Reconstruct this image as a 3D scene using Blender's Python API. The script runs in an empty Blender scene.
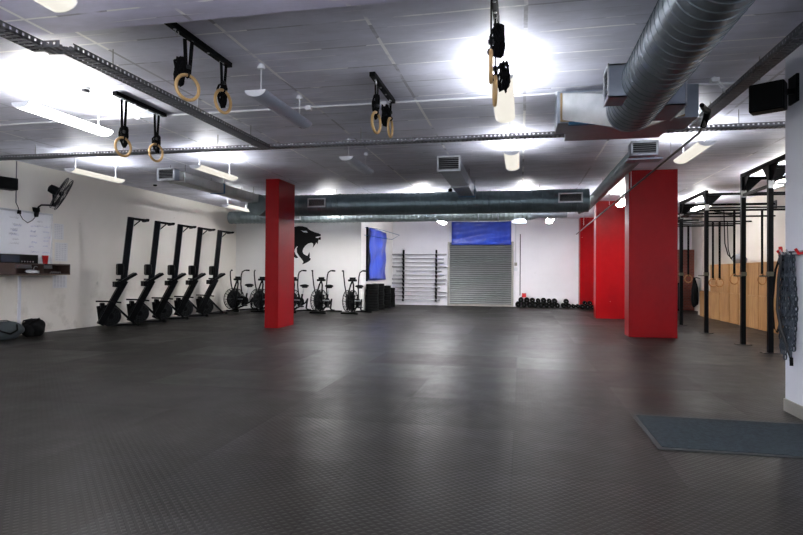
import bpy, bmesh, math, random
from mathutils import Vector, Matrix, Euler
random.seed(7)
C = bpy.context.scene.collection
PI = math.pi

# ------------------------------------------------------------------ mesh builder
class MB:
    def __init__(s): s.v = []; s.f = []; s.m = []; s.cur = 0
    def add(s, vs, fs):
        o = len(s.v); s.v += [tuple(p) for p in vs]
        for f in fs: s.f.append([i + o for i in f]); s.m.append(s.cur)
        return s
    def box(s, c, d, rot=None):
        x, y, z = d[0] / 2, d[1] / 2, d[2] / 2
        vs = [Vector((a * x, b * y, e * z)) for e in (-1, 1) for b in (-1, 1) for a in (-1, 1)]
        if rot is not None:
            R = rot if isinstance(rot, Matrix) else Euler(rot).to_matrix()
            vs = [R @ v for v in vs]
        vs = [v + Vector(c) for v in vs]
        return s.add(vs, [(0, 2, 3, 1), (4, 5, 7, 6), (0, 1, 5, 4), (2, 6, 7, 3), (0, 4, 6, 2), (1, 3, 7, 5)])
    def b2(s, a, b):
        return s.box([(a[i] + b[i]) / 2 for i in range(3)], [abs(b[i] - a[i]) for i in range(3)])
    def bar(s, p, q, w, h, up=(0, 0, 1)):
        p, q = Vector(p), Vector(q); d = (q - p); L = d.length; d.normalize()
        u = Vector(up); sd = d.cross(u)
        if sd.length < 1e-4: sd = d.cross(Vector((1, 0, 0)))
        sd.normalize(); u = sd.cross(d)
        R = Matrix((d, sd, u)).transposed()
        return s.box((p + q) / 2, (L, w, h), R)
    def tube(s, pts, r, n=10, closed=False, cap=True):
        P = [Vector(p) for p in pts]; N = len(P)
        rr = r if isinstance(r, (list, tuple)) else [r] * N
        vs = []; prev = None
        for i, p in enumerate(P):
            if closed: d = P[(i + 1) % N] - P[i - 1]
            else: d = (P[min(i + 1, N - 1)] - P[max(i - 1, 0)])
            if d.length < 1e-9: d = Vector((0, 0, 1))
            d.normalize()
            if prev is None:
                a = Vector((0, 0, 1)) if abs(d.z) < .9 else Vector((1, 0, 0))
                u = d.cross(a).normalized()
            else:
                u = prev - d * prev.dot(d)
                if u.length < 1e-6: u = d.orthogonal()
                u.normalize()
            prev = u; w = d.cross(u)
            for k in range(n):
                t = 2 * PI * k / n
                vs.append(p + (u * math.cos(t) + w * math.sin(t)) * rr[i])
        fs = []
        for i in range(N if closed else N - 1):
            j = (i + 1) % N
            for k in range(n):
                l = (k + 1) % n
                fs.append((i * n + k, i * n + l, j * n + l, j * n + k))
        if cap and not closed:
            fs.append(tuple(range(n - 1, -1, -1))); fs.append(tuple((N - 1) * n + k for k in range(n)))
        return s.add(vs, fs)
    def cyl(s, p, q, r, n=16): return s.tube([p, q], r, n)
    def ring(s, c, R, r, ax=(0, 0, 1), n=32, m=8, a0=0, a1=2 * PI):
        ax = Vector(ax).normalized(); u = ax.orthogonal().normalized(); w = ax.cross(u)
        full = abs(a1 - a0) > 6.28
        pts = [Vector(c) + (u * math.cos(a0 + (a1 - a0) * i / n) + w * math.sin(a0 + (a1 - a0) * i / n)) * R for i in range(n if full else n + 1)]
        return s.tube(pts, r, m, closed=full)
    def lathe(s, prof, c=(0, 0, 0), ax=(0, 0, 1), n=24):   # prof: (radius, height)
        ax = Vector(ax).normalized(); u = ax.orthogonal().normalized(); w = ax.cross(u); c = Vector(c)
        vs = []
        for r, h in prof:
            for k in range(n):
                t = 2 * PI * k / n
                vs.append(c + ax * h + (u * math.cos(t) + w * math.sin(t)) * max(r, 1e-4))
        fs = []
        for i in range(len(prof) - 1):
            for k in range(n):
                l = (k + 1) % n
                fs.append((i * n + k, i * n + l, (i + 1) * n + l, (i + 1) * n + k))
        fs.append(tuple(range(n - 1, -1, -1))); fs.append(tuple((len(prof) - 1) * n + k for k in range(n)))
        return s.add(vs, fs)
    def prism(s, poly, o, u, w, t):       # polygon (a,b) -> o + a*u + b*w, extruded by vector t
        o, u, w, t = Vector(o), Vector(u), Vector(w), Vector(t)
        n = len(poly); vs = [o + u * a + w * b for a, b in poly]; vs += [v + t for v in vs]
        fs = [tuple(range(n - 1, -1, -1)), tuple(range(n, 2 * n))] + [(i, (i + 1) % n, n + (i + 1) % n, n + i) for i in range(n)]
        return s.add(vs, fs)
    def strip(s, pts, w, t, side=(0, 1, 0)):   # flat band along a path
        P = [Vector(p) for p in pts]
        for a, b in zip(P[:-1], P[1:]):
            d = (b - a).normalized(); sd = Vector(side); up = sd.cross(d)
            if up.length < 1e-5: up = d.orthogonal()
            s.bar(a - d * t * .3, b + d * t * .3, w, t, up=up)
        return s
    def blob(s, c, r, n=14, m=10, amp=.12, seed=0, flat=None):
        rnd = random.Random(seed); ph = [rnd.uniform(0, 6) for _ in range(6)]
        vs = []; c = Vector(c)
        for i in range(m + 1):
            th = PI * i / m
            for k in range(n):
                t = 2 * PI * k / n
                d = Vector((math.sin(th) * math.cos(t), math.sin(th) * math.sin(t), math.cos(th)))
                q = 1 + amp * (math.sin(3 * d.x + ph[0] + 2 * d.z) + math.sin(5 * d.y + ph[1]) * .6 + math.sin(7 * d.z + 4 * d.x + ph[2]) * .4)
                p = Vector((d.x * r[0] * q, d.y * r[1] * q, d.z * r[2] * q))
                if flat is not None and p.z < -flat: p.z = -flat
                vs.append(c + p)
        fs = [(i * n + k, i * n + (k + 1) % n, (i + 1) * n + (k + 1) % n, (i + 1) * n + k) for i in range(m) for k in range(n)]
        return s.add(vs, fs)
    def build(s, name, mat, parent=None, bevel=0, smooth=35, subsurf=0):
        me = bpy.data.meshes.new(name); me.from_pydata(s.v, [], s.f); me.validate(); me.update()
        mats = mat if isinstance(mat, (list, tuple)) else [mat]
        for m in mats: me.materials.append(m)
        if len(mats) > 1 and len(me.polygons) == len(s.m):
            for p, i in zip(me.polygons, s.m): p.material_index = i
        bm = bmesh.new(); bm.from_mesh(me); bmesh.ops.recalc_face_normals(bm, faces=bm.faces); bm.to_mesh(me); bm.free()
        if smooth:
            for p in me.polygons: p.use_smooth = True
            me.set_sharp_from_angle(angle=math.radians(smooth))
        o = bpy.data.objects.new(name, me); C.objects.link(o)
        if parent is not None: o.parent = parent
        if bevel:
            b = o.modifiers.new('bevel', 'BEVEL'); b.width = bevel; b.segments = 2; b.limit_method = 'ANGLE'
        return o

def tag(o, label=None, cat=None, group=None, kind=None):
    if label: o['label'] = label
    if cat: o['category'] = cat
    if group: o['group'] = group
    if kind: o['kind'] = kind
    return o
def empty(name, label, cat, loc=(0, 0, 0), rz=0, group=None, kind=None):
    o = bpy.data.objects.new(name, None); C.objects.link(o); o.empty_display_size = .1
    o.location = loc; o.rotation_euler = (0, 0, rz)
    return tag(o, label, cat, group, kind)
def struct(o, label, cat): return tag(o, label, cat, None, 'structure')
def copy_tree(o, parent=None):
    c = o.copy(); C.objects.link(c)
    if parent is not None: c.parent = parent
    for ch in [x for x in bpy.data.objects if x.parent is o]: copy_tree(ch, c)
    return c
ORD = ['first', 'second', 'third', 'fourth', 'fifth', 'sixth', 'seventh', 'eighth', 'ninth', 'tenth', 'eleventh', 'twelfth', 'thirteenth', 'fourteenth', 'fifteenth', 'sixteenth', 'seventeenth', 'eighteenth']

# ------------------------------------------------------------------ materials
class NT:
    def __init__(s, name):
        s.m = bpy.data.materials.new(name); s.m.use_nodes = True; s.t = s.m.node_tree; s.t.nodes.clear()
        s.out = s.t.nodes.new('ShaderNodeOutputMaterial'); s.b = s.t.nodes.new('ShaderNodeBsdfPrincipled')
        s.t.links.new(s.b.outputs[0], s.out.inputs[0])
    def n(s, typ, **kw):
        x = s.t.nodes.new('ShaderNode' + typ)
        for k, v in kw.items(): setattr(x, k, v)
        return x
    def l(s, a, b): s.t.links.new(a, b)
    def coord(s, world=True):
        if world: return s.n('NewGeometry').outputs['Position']
        return s.n('TexCoord').outputs['Object']
    def noise(s, co, scale, detail=4, rough=.55, sc3=None):
        if sc3:
            mp = s.n('Mapping'); mp.inputs['Scale'].default_value = sc3; s.l(co, mp.inputs[0]); co = mp.outputs[0]
        x = s.n('TexNoise'); x.inputs['Scale'].default_value = scale; x.inputs['Detail'].default_value = detail
        x.inputs['Roughness'].default_value = rough; s.l(co, x.inputs['Vector']); return x.outputs['Fac']
    def math(s, op, a, b=None, c=None):
        x = s.n('Math', operation=op)
        for i, v in enumerate((a, b, c)):
            if v is None: continue
            if isinstance(v, (int, float)): x.inputs[i].default_value = v
            else: s.l(v, x.inputs[i])
        return x.outputs[0]
    def ramp(s, f, stops):
        x = s.n('ValToRGB'); e = x.color_ramp.elements
        while len(e) > 1: e.remove(e[-1])
        for i, (p, c) in enumerate(stops):
            q = e[0] if i == 0 else e.new(p)
            q.position = p; q.color = (c[0], c[1], c[2], 1) if isinstance(c, (tuple, list)) else (c, c, c, 1)
        s.l(f, x.inputs[0]); return x.outputs[0]
    def mix(s, f, a, b, mode='MIX'):
        x = s.n('Mix', data_type='RGBA', blend_type=mode)
        for i, v in ((0, f), (6, a), (7, b)):
            if isinstance(v, (int, float)): x.inputs[i].default_value = v
            elif isinstance(v, tuple): x.inputs[i].default_value = (*v[:3], 1)
            else: s.l(v, x.inputs[i])
        return x.outputs[2]
    def bump(s, h, strength=.3, dist=.01):
        x = s.n('Bump'); x.inputs['Strength'].default_value = strength; x.inputs['Distance'].default_value = dist
        s.l(h, x.inputs['Height']); s.l(x.outputs[0], s.b.inputs['Normal'])
    def base(s, c):
        if isinstance(c, tuple): s.b.inputs['Base Color'].default_value = (*c[:3], 1)
        else: s.l(c, s.b.inputs['Base Color'])
    def rough(s, r):
        if isinstance(r, (int, float)): s.b.inputs['Roughness'].default_value = r
        else: s.l(r, s.b.inputs['Roughness'])
    def metal(s, v): s.b.inputs['Metallic'].default_value = v

def sr(r, g, b):   # 8 bit sRGB -> linear
    f = lambda c: (c / 255 / 12.92) if c <= 10 else ((c / 255 + .055) / 1.055) ** 2.4
    return (f(r), f(g), f(b))
def plain(name, col, rough=.5, metal=0, var=.12, scale=9, bump=0, world=False, spec=None):
    t = NT(name); co = t.coord(world)
    n = t.noise(co, scale)
    a = tuple(max(0, c * (1 - var)) for c in col); b = tuple(min(1, c * (1 + var)) for c in col)
    t.base(t.ramp(n, [(.3, a), (.7, b)])); t.metal(metal)
    t.rough(t.math('MULTIPLY_ADD', n, .16, rough - .08))
    if bump: t.bump(t.noise(co, scale * 6), bump, .004)
    if spec is not None: t.b.inputs['Specular IOR Level'].default_value = spec
    return t.m
def emit(name, col, e, base=(.9, .9, .9)):
    t = NT(name); co = t.coord(False); n = t.noise(co, 3)
    t.base(t.ramp(n, [(0, base), (1, base)])); t.b.inputs['Emission Color'].default_value = (*col, 1)
    t.b.inputs['Emission Strength'].default_value = e; t.rough(.4); return t.m

BLK = plain('black_paint', (.004, .0045, .005), .4, spec=.04)
BLKR = plain('black_rubber', (.005, .0055, .0055), .7, bump=.3, scale=20, spec=.05)
BLKP = plain('black_plastic', (.004, .0045, .005), .45, spec=.05)
FABB = plain('black_webbing', (.004, .004, .0045), .9, bump=.4, scale=60, spec=.1)
DKG = plain('dark_grey_steel', (.015, .016, .018), .45, .3, spec=.3)
WOODR = plain('birch_ring', sr(196, 160, 108), .45, scale=14)
WOODD = plain('varnished_ring', sr(150, 104, 58), .4, scale=14)
WHITEP = plain('white_enamel', (.72, .74, .78), .35, var=.03)
CHROME = plain('bright_steel', (.55, .56, .58), .3, .9)
GREYST = plain('grey_steel_bar', (.34, .345, .35), .4, .5)
ALU = plain('brushed_aluminium', (.5, .52, .55), .42, .6)
PAPER = plain('white_paper', (.66, .67, .68), .7, var=.03)
PRINT = plain('printed_rows', (.42, .42, .46), .7)
INKB = plain('blue_marker', (.12, .16, .5), .6)
INKK = plain('grey_marker', (.28, .28, .32), .6)
REDP = plain('red_plastic', sr(190, 14, 20), .35)
LAMP_ON = emit('lit_lamp_diffuser', (1.0, .95, .87), 13)
LAMP_DIM = emit('cream_lamp_diffuser', (1.0, .95, .84), .27, (.3, .3, .3))
LAMP_HI = emit('bright_lamp_diffuser', (1.0, .97, .95), 34)
LAMP_BIG = emit('lit_lamp_tube', (.95, .97, 1.0), 21)
LAMP_OFF = plain('unlit_lamp_tray', (.36, .41, .52), .3, var=.05)
TUBE_OFF = plain('unlit_lamp_tube', (.75, .77, .8), .25, var=.02)
CLOTHG = plain('grey_cloth', sr(120, 122, 128), .9, bump=.5, scale=12)

def painted_wall(name, col, lo, stain=.5, bumps=.15):
    t = NT(name); co = t.coord()
    a = t.noise(co, .55, 5, .6); b = t.noise(co, 2.2, 6, .65)
    sep = t.n('SeparateXYZ'); t.l(co, sep.inputs[0])
    c = t.ramp(a, [(.3, tuple(x * .88 for x in col)), (.65, col)])
    # scuffs: blotches denser in the lowest metre, where machines touch the wall
    h = t.math('SUBTRACT', 1.0, t.math('MULTIPLY', sep.outputs[2], .8)); h = t.n('Clamp'); 
    hm = t.math('SUBTRACT', 1.0, t.math('MULTIPLY', sep.outputs[2], .75)); t.l(hm, h.inputs[0])
    msk = t.math('MULTIPLY', t.ramp(b, [(.5, 0.0), (.72, 1.0)]), t.math('MULTIPLY_ADD', h.outputs[0], .8, .12))
    msk = t.math('MULTIPLY', msk, stain)
    c = t.mix(msk, c, lo)
    sp = t.noise(co, 9, 2, .5)
    c = t.mix(t.ramp(sp, [(.76, 0.0), (.79, .45)]), c, tuple(x * .45 for x in col))
    t.base(c); t.rough(.6); t.bump(t.noise(co, 30, 5), bumps, .004); return t.m
M_WL = painted_wall('cream_wall_paint', sr(224, 220, 211), sr(150, 144, 130), .8)
M_WP = painted_wall('white_wall_paint', sr(228, 227, 224), sr(170, 168, 160), .35)
M_WB = painted_wall('cool_white_wall_paint', sr(238, 237, 241), sr(180, 178, 180), .3)
M_WR = painted_wall('grey_white_wall_paint', sr(222, 225, 235), sr(170, 172, 178), .2)
M_WRR = painted_wall('warm_wall_paint', sr(200, 194, 186), sr(170, 160, 145), .3)

def red_paint():
    t = NT('glossy_red_paint'); co = t.coord(); n = t.noise(co, 1.6, 4, .6, (1, 1, .5))
    c = t.ramp(n, [(.3, sr(134, 1, 7)), (.7, sr(150, 2, 9))])
    ch = t.noise(co, 14, 3, .5)
    c = t.mix(t.ramp(ch, [(.79, 0.0), (.8, 1.0)]), c, sr(190, 170, 160))
    t.base(c); t.rough(t.math('MULTIPLY_ADD', n, .15, .3)); t.b.inputs['Specular IOR Level'].default_value = .15; t.bump(t.noise(co, 2, 3), .05, .01); return t.m
M_RED = red_paint()

def ceiling_mat(name, col, y0=.36):
    t = NT(name); co = t.coord(); sep = t.n('SeparateXYZ'); t.l(co, sep.inputs[0])
    X, Y = sep.outputs[0], sep.outputs[1]
    def lines(v, step, off, w, wob):
        q = t.math('ADD', t.math('MULTIPLY', t.math('SUBTRACT', t.noise(co, 1.1, 3), .5), wob), v)
        q = t.math('SUBTRACT', q, off); q = t.math('DIVIDE', q, step)
        fr = t.math('FRACT', q); d = t.math('ABSOLUTE', t.math('SUBTRACT', fr, .5))     # .5 at the line
        return t.math('GREATER_THAN', d, .5 - w / step), t.math('FLOOR', q), d
    lx, idx, dx = lines(Y, .5, y0, .011, .03)
    ly, idy, dy = lines(X, 1.25, .03, .016, .03)
    lz, idz, dz_ = lines(Y, .1667, y0, .006, .02)
    # per-board tone
    cmb = t.n('CombineXYZ'); t.l(t.math('FLOOR', t.math('DIVIDE', t.math('SUBTRACT', Y, y0 ), .5)), cmb.inputs[1]); t.l(t.math('FLOOR', t.math('DIVIDE', X, 1.25)), cmb.inputs[0])
    wn = t.n('TexWhiteNoise', noise_dimensions='3D'); t.l(cmb.outputs[0], wn.inputs['Vector'])
    base = t.ramp(t.noise(co, .7, 6, .65, (1, 2.2, 1)), [(.3, tuple(x * .62 for x in col)), (.6, col)])
    base = t.mix(t.math('MULTIPLY', wn.outputs['Value'], .22), base, tuple(x * .62 for x in col))
    base = t.mix(t.ramp(t.noise(co, 5, 5, .7, (.5, 2, 1)), [(.55, 0.0), (.8, .4)]), base, tuple(x * .6 for x in col))
    broken = t.ramp(t.noise(co, 1.7, 4, .7), [(.40, 0.0), (.5, 1.0)])
    bright = t.math('GREATER_THAN', t.noise(co, .8, 2), .5)
    lc = t.mix(bright, tuple(x * .42 for x in col), tuple(min(1, x * 1.5) for x in col))
    m = t.math('MULTIPLY', t.math('MAXIMUM', lx, ly), t.math('MULTIPLY', broken, .8))
    base = t.mix(m, base, lc)
    br2 = t.ramp(t.noise(co, 2.6, 4, .7, (.35, 1, 1)), [(.5, 0.0), (.58, 1.0)])
    base = t.mix(t.math('MULTIPLY', t.math('MULTIPLY', lz, br2), .5), base, lc)
    t.base(base); t.rough(.5)
    hgt = t.math('ADD', t.math('MULTIPLY', t.math('MAXIMUM', lx, ly), .6), t.math('MULTIPLY', t.noise(co, 6, 6, .7), .7))
    t.bump(hgt, .35, .012); return t.m
M_CEIL = ceiling_mat('painted_board_marked_concrete', sr(226, 228, 243))
M_SLAB = ceiling_mat('painted_smooth_concrete', sr(224, 222, 246), .1)

def floor_mat():
    t = NT('studded_black_rubber_tiles'); co = t.coord(); sep = t.n('SeparateXYZ'); t.l(co, sep.inputs[0])
    X, Y = sep.outputs[0], sep.outputs[1]
    tx, ty = t.math('FLOOR', t.math('DIVIDE', t.math('ADD', X, .05), .98)), t.math('FLOOR', t.math('DIVIDE', t.math('ADD', Y, .46), .98))
    cmb = t.n('CombineXYZ'); t.l(tx, cmb.inputs[0]); t.l(ty, cmb.inputs[1])
    wn = t.n('TexWhiteNoise', noise_dimensions='3D'); t.l(cmb.outputs[0], wn.inputs['Vector']); w = wn.outputs['Value']
    def seam(v, off):
        f = t.math('FRACT', t.math('DIVIDE', t.math('ADD', v, off), .98))
        return t.math('GREATER_THAN', t.math('ABSOLUTE', t.math('SUBTRACT', f, .5)), .495)
    sm = t.math('MAXIMUM', seam(X, .05), seam(Y, .46))
    n1 = t.noise(co, .5, 5, .6); n2 = t.noise(co, 3, 6, .7)
    c = t.ramp(n1, [(.3, (.006, .0058, .0052)), (.7, (.014, .0128, .0112))])
    c = t.mix(t.math('MULTIPLY', t.math('GREATER_THAN', w, .8), .30), c, (.04, .038, .035))
    c = t.mix(t.math('MULTIPLY', t.math('LESS_THAN', w, .2), .25), c, (.018, .018, .018))
    c = t.mix(t.ramp(n2, [(.5, 0.0), (.8, .5)]), c, (.03, .027, .022))
    c = t.mix(t.math('MULTIPLY', sm, .75), c, (.003, .003, .003))
    # raised diamond studs
    R = t.n('Mapping'); R.inputs['Rotation'].default_value = (0, 0, PI / 4); R.inputs['Scale'].default_value = (26, 26, 0); t.l(co, R.inputs[0])
    s2 = t.n('SeparateXYZ'); t.l(R.outputs[0], s2.inputs[0])
    def tri(v): return t.math('ABSOLUTE', t.math('SUBTRACT', t.math('FRACT', v), .5))
    st = t.math('MAXIMUM', tri(s2.outputs[0]), tri(s2.outputs[1]))
    st = t.ramp(st, [(.24, 1.0), (.34, 0.0)])
    c = t.mix(t.math('MULTIPLY', st, .35), c, (.028, .026, .023))
    t.base(c)
    rg = t.math('MULTIPLY_ADD', n1, .22, .11); rg = t.math('MULTIPLY_ADD', w, .10, rg); rg = t.math('MULTIPLY_ADD', n2, .25, rg)
    t.rough(rg); t.b.inputs['Specular IOR Level'].default_value = .08
    t.bump(t.math('ADD', st, t.math('MULTIPLY', sm, -2.0)), .34, .003); return t.m
M_FLOOR = floor_mat()

def metal_duct(name, col, rough=.34, met=.85, spangle=True):
    t = NT(name); co = t.coord(False)
    n = t.noise(co, 5, 4); v = t.n('TexVoronoi'); v.inputs['Scale'].default_value = 45; t.l(co, v.inputs['Vector'])
    c = t.ramp(n, [(.3, tuple(x * .82 for x in col)), (.7, tuple(min(1, x * 1.1) for x in col))])
    if spangle: c = t.mix(.25, c, t.mix(.5, v.outputs['Color'], col, 'MULTIPLY'))
    t.base(c); t.metal(met); t.rough(t.math('MULTIPLY_ADD', n, .2, rough - .08)); t.bump(n, .05, .01); return t.m
M_DUCT = metal_duct('galvanised_spiral_duct', (.13, .16, .18), .30, .8, False)
M_DUCTD = metal_duct('dark_teal_duct', (.15, .205, .225), .36, .65, False)
M_DUCTM = metal_duct('mid_grey_duct', (.20, .245, .255), .38, .65, False)
M_GALV = metal_duct('galvanised_sheet', (.30, .34, .40), .38, .75, False)
M_GALVL = metal_duct('pale_galvanised_sheet', (.46, .48, .48), .5, .5, False)
M_TRAY = metal_duct('galvanised_tray', (.28, .285, .31), .45, .8, False)
M_TRAYD = metal_duct('dull_tray', (.07, .072, .078), .5, .6, False)

def ply():
    t = NT('birch_plywood'); co = t.coord(False)
    oi = t.n('ObjectInfo'); off = t.n('VectorMath', operation='ADD'); t.l(co, off.inputs[0])
    cb = t.n('CombineXYZ'); t.l(t.math('MULTIPLY', oi.outputs['Random'], 40), cb.inputs[0]); t.l(t.math('MULTIPLY', oi.outputs['Random'], 17), cb.inputs[1]); t.l(cb.outputs[0], off.inputs[1])
    g = t.noise(off.outputs[0], 3, 5, .6, (6, 6, .7)); k = t.noise(off.outputs[0], 1.2, 4, .6)
    c = t.ramp(g, [(.3, sr(112, 76, 40)), (.6, sr(160, 118, 70)), (.8, sr(176, 136, 86))])
    c = t.mix(t.math('MULTIPLY', k, .5), c, sr(170, 130, 82))
    c = t.mix(t.math('MULTIPLY', oi.outputs['Random'], .45), c, sr(140, 100, 56)); t.base(c); t.rough(.55); t.bump(g, .08, .004); return t.m
M_PLY = ply()
M_GAP = plain('dark_gap', (.02, .015, .01), .9)
def brick():
    t = NT('red_brick'); co = t.coord(); mp = t.n('Mapping'); mp.inputs['Rotation'].default_value = (PI / 2, 0, 0); t.l(co, mp.inputs[0])
    b = t.n('TexBrick'); b.inputs['Scale'].default_value = 4.5; b.inputs['Color1'].default_value = (*sr(130, 62, 48), 1); b.inputs['Color2'].default_value = (*sr(110, 48, 38), 1)
    b.inputs['Mortar'].default_value = (*sr(110, 96, 88), 1); b.inputs['Mortar Size'].default_value = .02; t.l(mp.outputs[0], b.inputs['Vector'])
    t.base(b.outputs['Color']); t.rough(.8); return t.m
M_BRICK = brick()
def vinyl():
    t = NT('blue_vinyl'); co = t.coord(); n = t.noise(co, 1.3, 4, .6)
    t.base(t.ramp(n, [(.3, sr(26, 44, 150)), (.7, sr(46, 80, 196))])); t.rough(.3)
    w = t.n('TexWave'); w.inputs['Scale'].default_value = 1.6; w.inputs['Distortion'].default_value = 6; w.inputs['Detail'].default_value = 1.5; t.l(co, w.inputs['Vector'])
    t.bump(w.outputs['Fac'], .15, .05); return t.m
M_VINYL = vinyl()
M_SHUT = plain('grey_shutter_slats', sr(118, 121, 120), .42, .45, var=.08, scale=3)
M_SHUTF = plain('shutter_guides', sr(150, 148, 140), .5, .3)
M_MAT = plain('charcoal_entrance_carpet', sr(50, 58, 62), .95, var=.3, scale=40, bump=.8, spec=.1)
M_MATE = plain('mat_rubber_edge', (.012, .013, .014), .6)
M_DWOOD = plain('dark_walnut', sr(60, 42, 36), .45, scale=6)
M_BAG = plain('grey_teal_nylon', sr(44, 54, 57), .7, bump=.5, scale=8)
M_BAGK = plain('black_nylon', sr(13, 14, 15), .8, bump=.6, scale=10, spec=.1)
M_BOARD = plain('whiteboard_gloss', (.74, .76, .80), .22, var=.02)
M_BLUEG = plain('chain_blue_steel', sr(52, 61, 70), .45, .4)
M_CABLE = plain('grey_cable', sr(120, 120, 125), .6)
M_CONDW = plain('white_conduit', sr(205, 206, 212), .45, var=.04)
M_CONDD = plain('dark_pipe', sr(58, 54, 52), .45, .5)
M_TAN = plain('tan_strip', sr(140, 116, 80), .5)
M_BLUE = plain('blue_tape', sr(40, 100, 140), .5)
M_MURAL = plain('black_wall_paint', sr(20, 20, 21), .6, spec=.15)

# ------------------------------------------------------------------ setting
H = 3.24
WLX, WBY, WPY, WPX = -9.15, 21.45, 17.0, -4.89
RX, RY = 2.32, 5.67         # near right wall and where it stops
RRX = 5.85
def slab(name, a, b, mat, label, cat, bevel=0):
    return struct(MB().b2(a, b).build(name, mat, bevel=bevel), label, cat)
slab('floor', (-9.4, -3.5, -.15), (6.1, 21.7, 0), M_FLOOR, 'dark studded rubber gym floor laid in square tiles', 'floor')
slab('ceiling', (-9.4, 3.87, H), (6.1, 21.7, H + .25), M_CEIL, 'white painted board-marked concrete ceiling over the gym', 'ceiling')
slab('ceiling_near', (-9.4, -3.5, 3.12), (6.1, 3.87, H + .25), M_SLAB, 'lower smooth concrete ceiling slab with a straight step edge', 'ceiling')
slab('wall_left', (-9.4, -3.5, 0), (WLX, 21.7, H), M_WL, 'long cream painted wall behind the rowing machines', 'wall')
slab('wall_panther', (WLX, WPY, 0), (WPX, WBY, H), M_WP, 'white wall block carrying the black panther head', 'wall')
slab('wall_back', (WPX, WBY, 0), (6.1, 21.7, H), M_WB, 'white back wall with the roller shutter and barbell rack', 'wall')
slab('wall_right', (RX, -3.5, 0), (RX + .3, RY, H), M_WR, 'pale grey wall end beside the mat carrying speaker and chains', 'wall')
slab('wall_rack', (RRX, RY - 1.5, 0), (6.1, WBY, H), M_WRR, 'warm white wall behind the rig and plywood boxes', 'wall')
slab('wall_brick', (5.3, 21.15, 0), (RRX, WBY, 2.1), M_BRICK, 'short red brick wall at the far end of the rig', 'wall')
slab('baseboard_right', (RX - .015, -3.5, 0), (RX, RY, .11), M_SHUTF, 'grey skirting along the foot of the pale grey wall', 'baseboard')
slab('baseboard_end', (RX, RY, 0), (RX + .3, RY + .012, .11), M_SHUTF, 'grey skirting on the short end of the pale grey wall', 'baseboard')
slab('column_free', (-5.45, 11.41, 0), (-5.14, 12.29, H), M_RED, 'slim free-standing glossy red column in front of the air bikes', 'column', .008)
slab('column_near', (2.05, 11.65, 0), (2.93, 12.1, H), M_RED, 'wide glossy red column nearest the rig', 'column', .008)
slab('column_middle', (2.02, 16.35, 0), (2.9, 16.8, H), M_RED, 'wide red column between the nearest and the wall-end red columns', 'column', .008)
slab('column_end', (2.05, 20.95, 0), (2.93, WBY, H), M_RED, 'red column against the back wall behind the dumbbells', 'column', .008)

# roller shutter
dr = empty('door_1', 'grey corrugated roller shutter door in the white back wall', 'roller door', (-1.5, WBY, 0), kind='structure')
m = MB(); nsl = 29; hh = 2.36
for i in range(nsl):
    z0 = .06 + i * (hh - .06) / nsl; dz = (hh - .06) / nsl
    m.prism([(-.03, z0 + dz * .2), (-.058, z0 + dz * .35), (-.064, z0 + dz * .65), (-.05, z0 + dz), (-.03, z0 + dz)], (-1.17, 0, 0), (0, 1, 0), (0, 0, 1), (2.34, 0, 0))
m.cur = 1; m.b2((-1.17, -.034, .06), (1.17, -.02, hh))
m.build('slat_curtain', [M_SHUT, DKG], dr, smooth=20)
for s in (-1, 1): MB().b2((s * 1.15, -.09, 0), (s * 1.23, -.001, 2.42)).build('guide_rail', M_SHUTF, dr, .004)
MB().b2((-1.15, -.07, 0), (1.15, -.015, .07)).build('bottom_bar', M_SHUTF, dr, .005)
MB().b2((-1.23, -.04, 2.36), (1.23, -.001, 2.40)).build('header', BLKP, dr)

# ------------------------------------------------------------------ panther mural
pan = [(-7.11,2.676),(-6.976,2.7),(-6.824,2.691),(-6.69,2.654),(-6.614,2.581),(-6.443,2.505),(-6.292,2.464),(-6.216,2.424),(-6.223,2.375),(-6.385,2.347),(-6.388,2.319),(-6.298,2.311),(-6.246,2.353),(-6.216,2.335),(-6.215,2.268),(-6.252,2.239),(-6.271,2.268),(-6.305,2.222),(-6.319,2.115),(-6.364,2.169),(-6.431,2.069),(-6.491,2.001),(-6.469,2.09),(-6.477,2.141),(-6.534,2.162),(-6.647,2.134),(-6.742,2.063),(-6.805,1.973),(-6.831,1.884),(-6.796,1.812),(-6.72,1.765),(-6.663,1.747),(-6.618,1.83),(-6.592,1.866),(-6.579,1.74),(-6.594,1.687),(-6.548,1.658),(-6.567,1.605),(-6.642,1.551),(-6.736,1.507),(-6.843,1.471),(-6.794,1.554),(-6.852,1.633),(-6.948,1.74),(-7.018,1.855),(-7.03,1.974),(-6.989,2.064),(-7.046,2.028),(-7.091,1.956),(-7.106,1.884),(-7.063,1.794),(-6.974,1.686),(-7.043,1.668),(-7.12,1.704),(-7.198,1.848),(-7.239,2.137),(-7.223,2.497)]
def flat_poly(name, poly, y0, y1, mat, parent=None):
    cu = bpy.data.curves.new(name, 'CURVE'); cu.dimensions = '2D'; cu.fill_mode = 'BOTH'
    sp = cu.splines.new('POLY'); sp.points.add(len(poly) - 1)
    for p, (x, z) in zip(sp.points, poly): p.co = (x, z, 0, 1)
    sp.use_cyclic_u = True; cu.extrude = (y1 - y0) / 2
    tmp = bpy.data.objects.new('t', cu); C.objects.link(tmp)
    dg = bpy.context.evaluated_depsgraph_get(); me = bpy.data.meshes.new_from_object(tmp.evaluated_get(dg)); bpy.data.objects.remove(tmp)
    me.transform(Matrix.Rotation(PI / 2, 4, 'X')); me.transform(Matrix.Translation((0, (y0 + y1) / 2, 0)))
    me.name = name; me.materials.clear(); me.materials.append(mat)
    o = bpy.data.objects.new(name, me); C.objects.link(o)
    if parent: o.parent = parent
    return o
mu = empty('wall_mural', 'black snarling panther head painted on the white wall', 'mural', (0, 0, 0))
flat_poly('panther_head', pan, WPY - .003, WPY, M_MURAL, mu)
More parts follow.
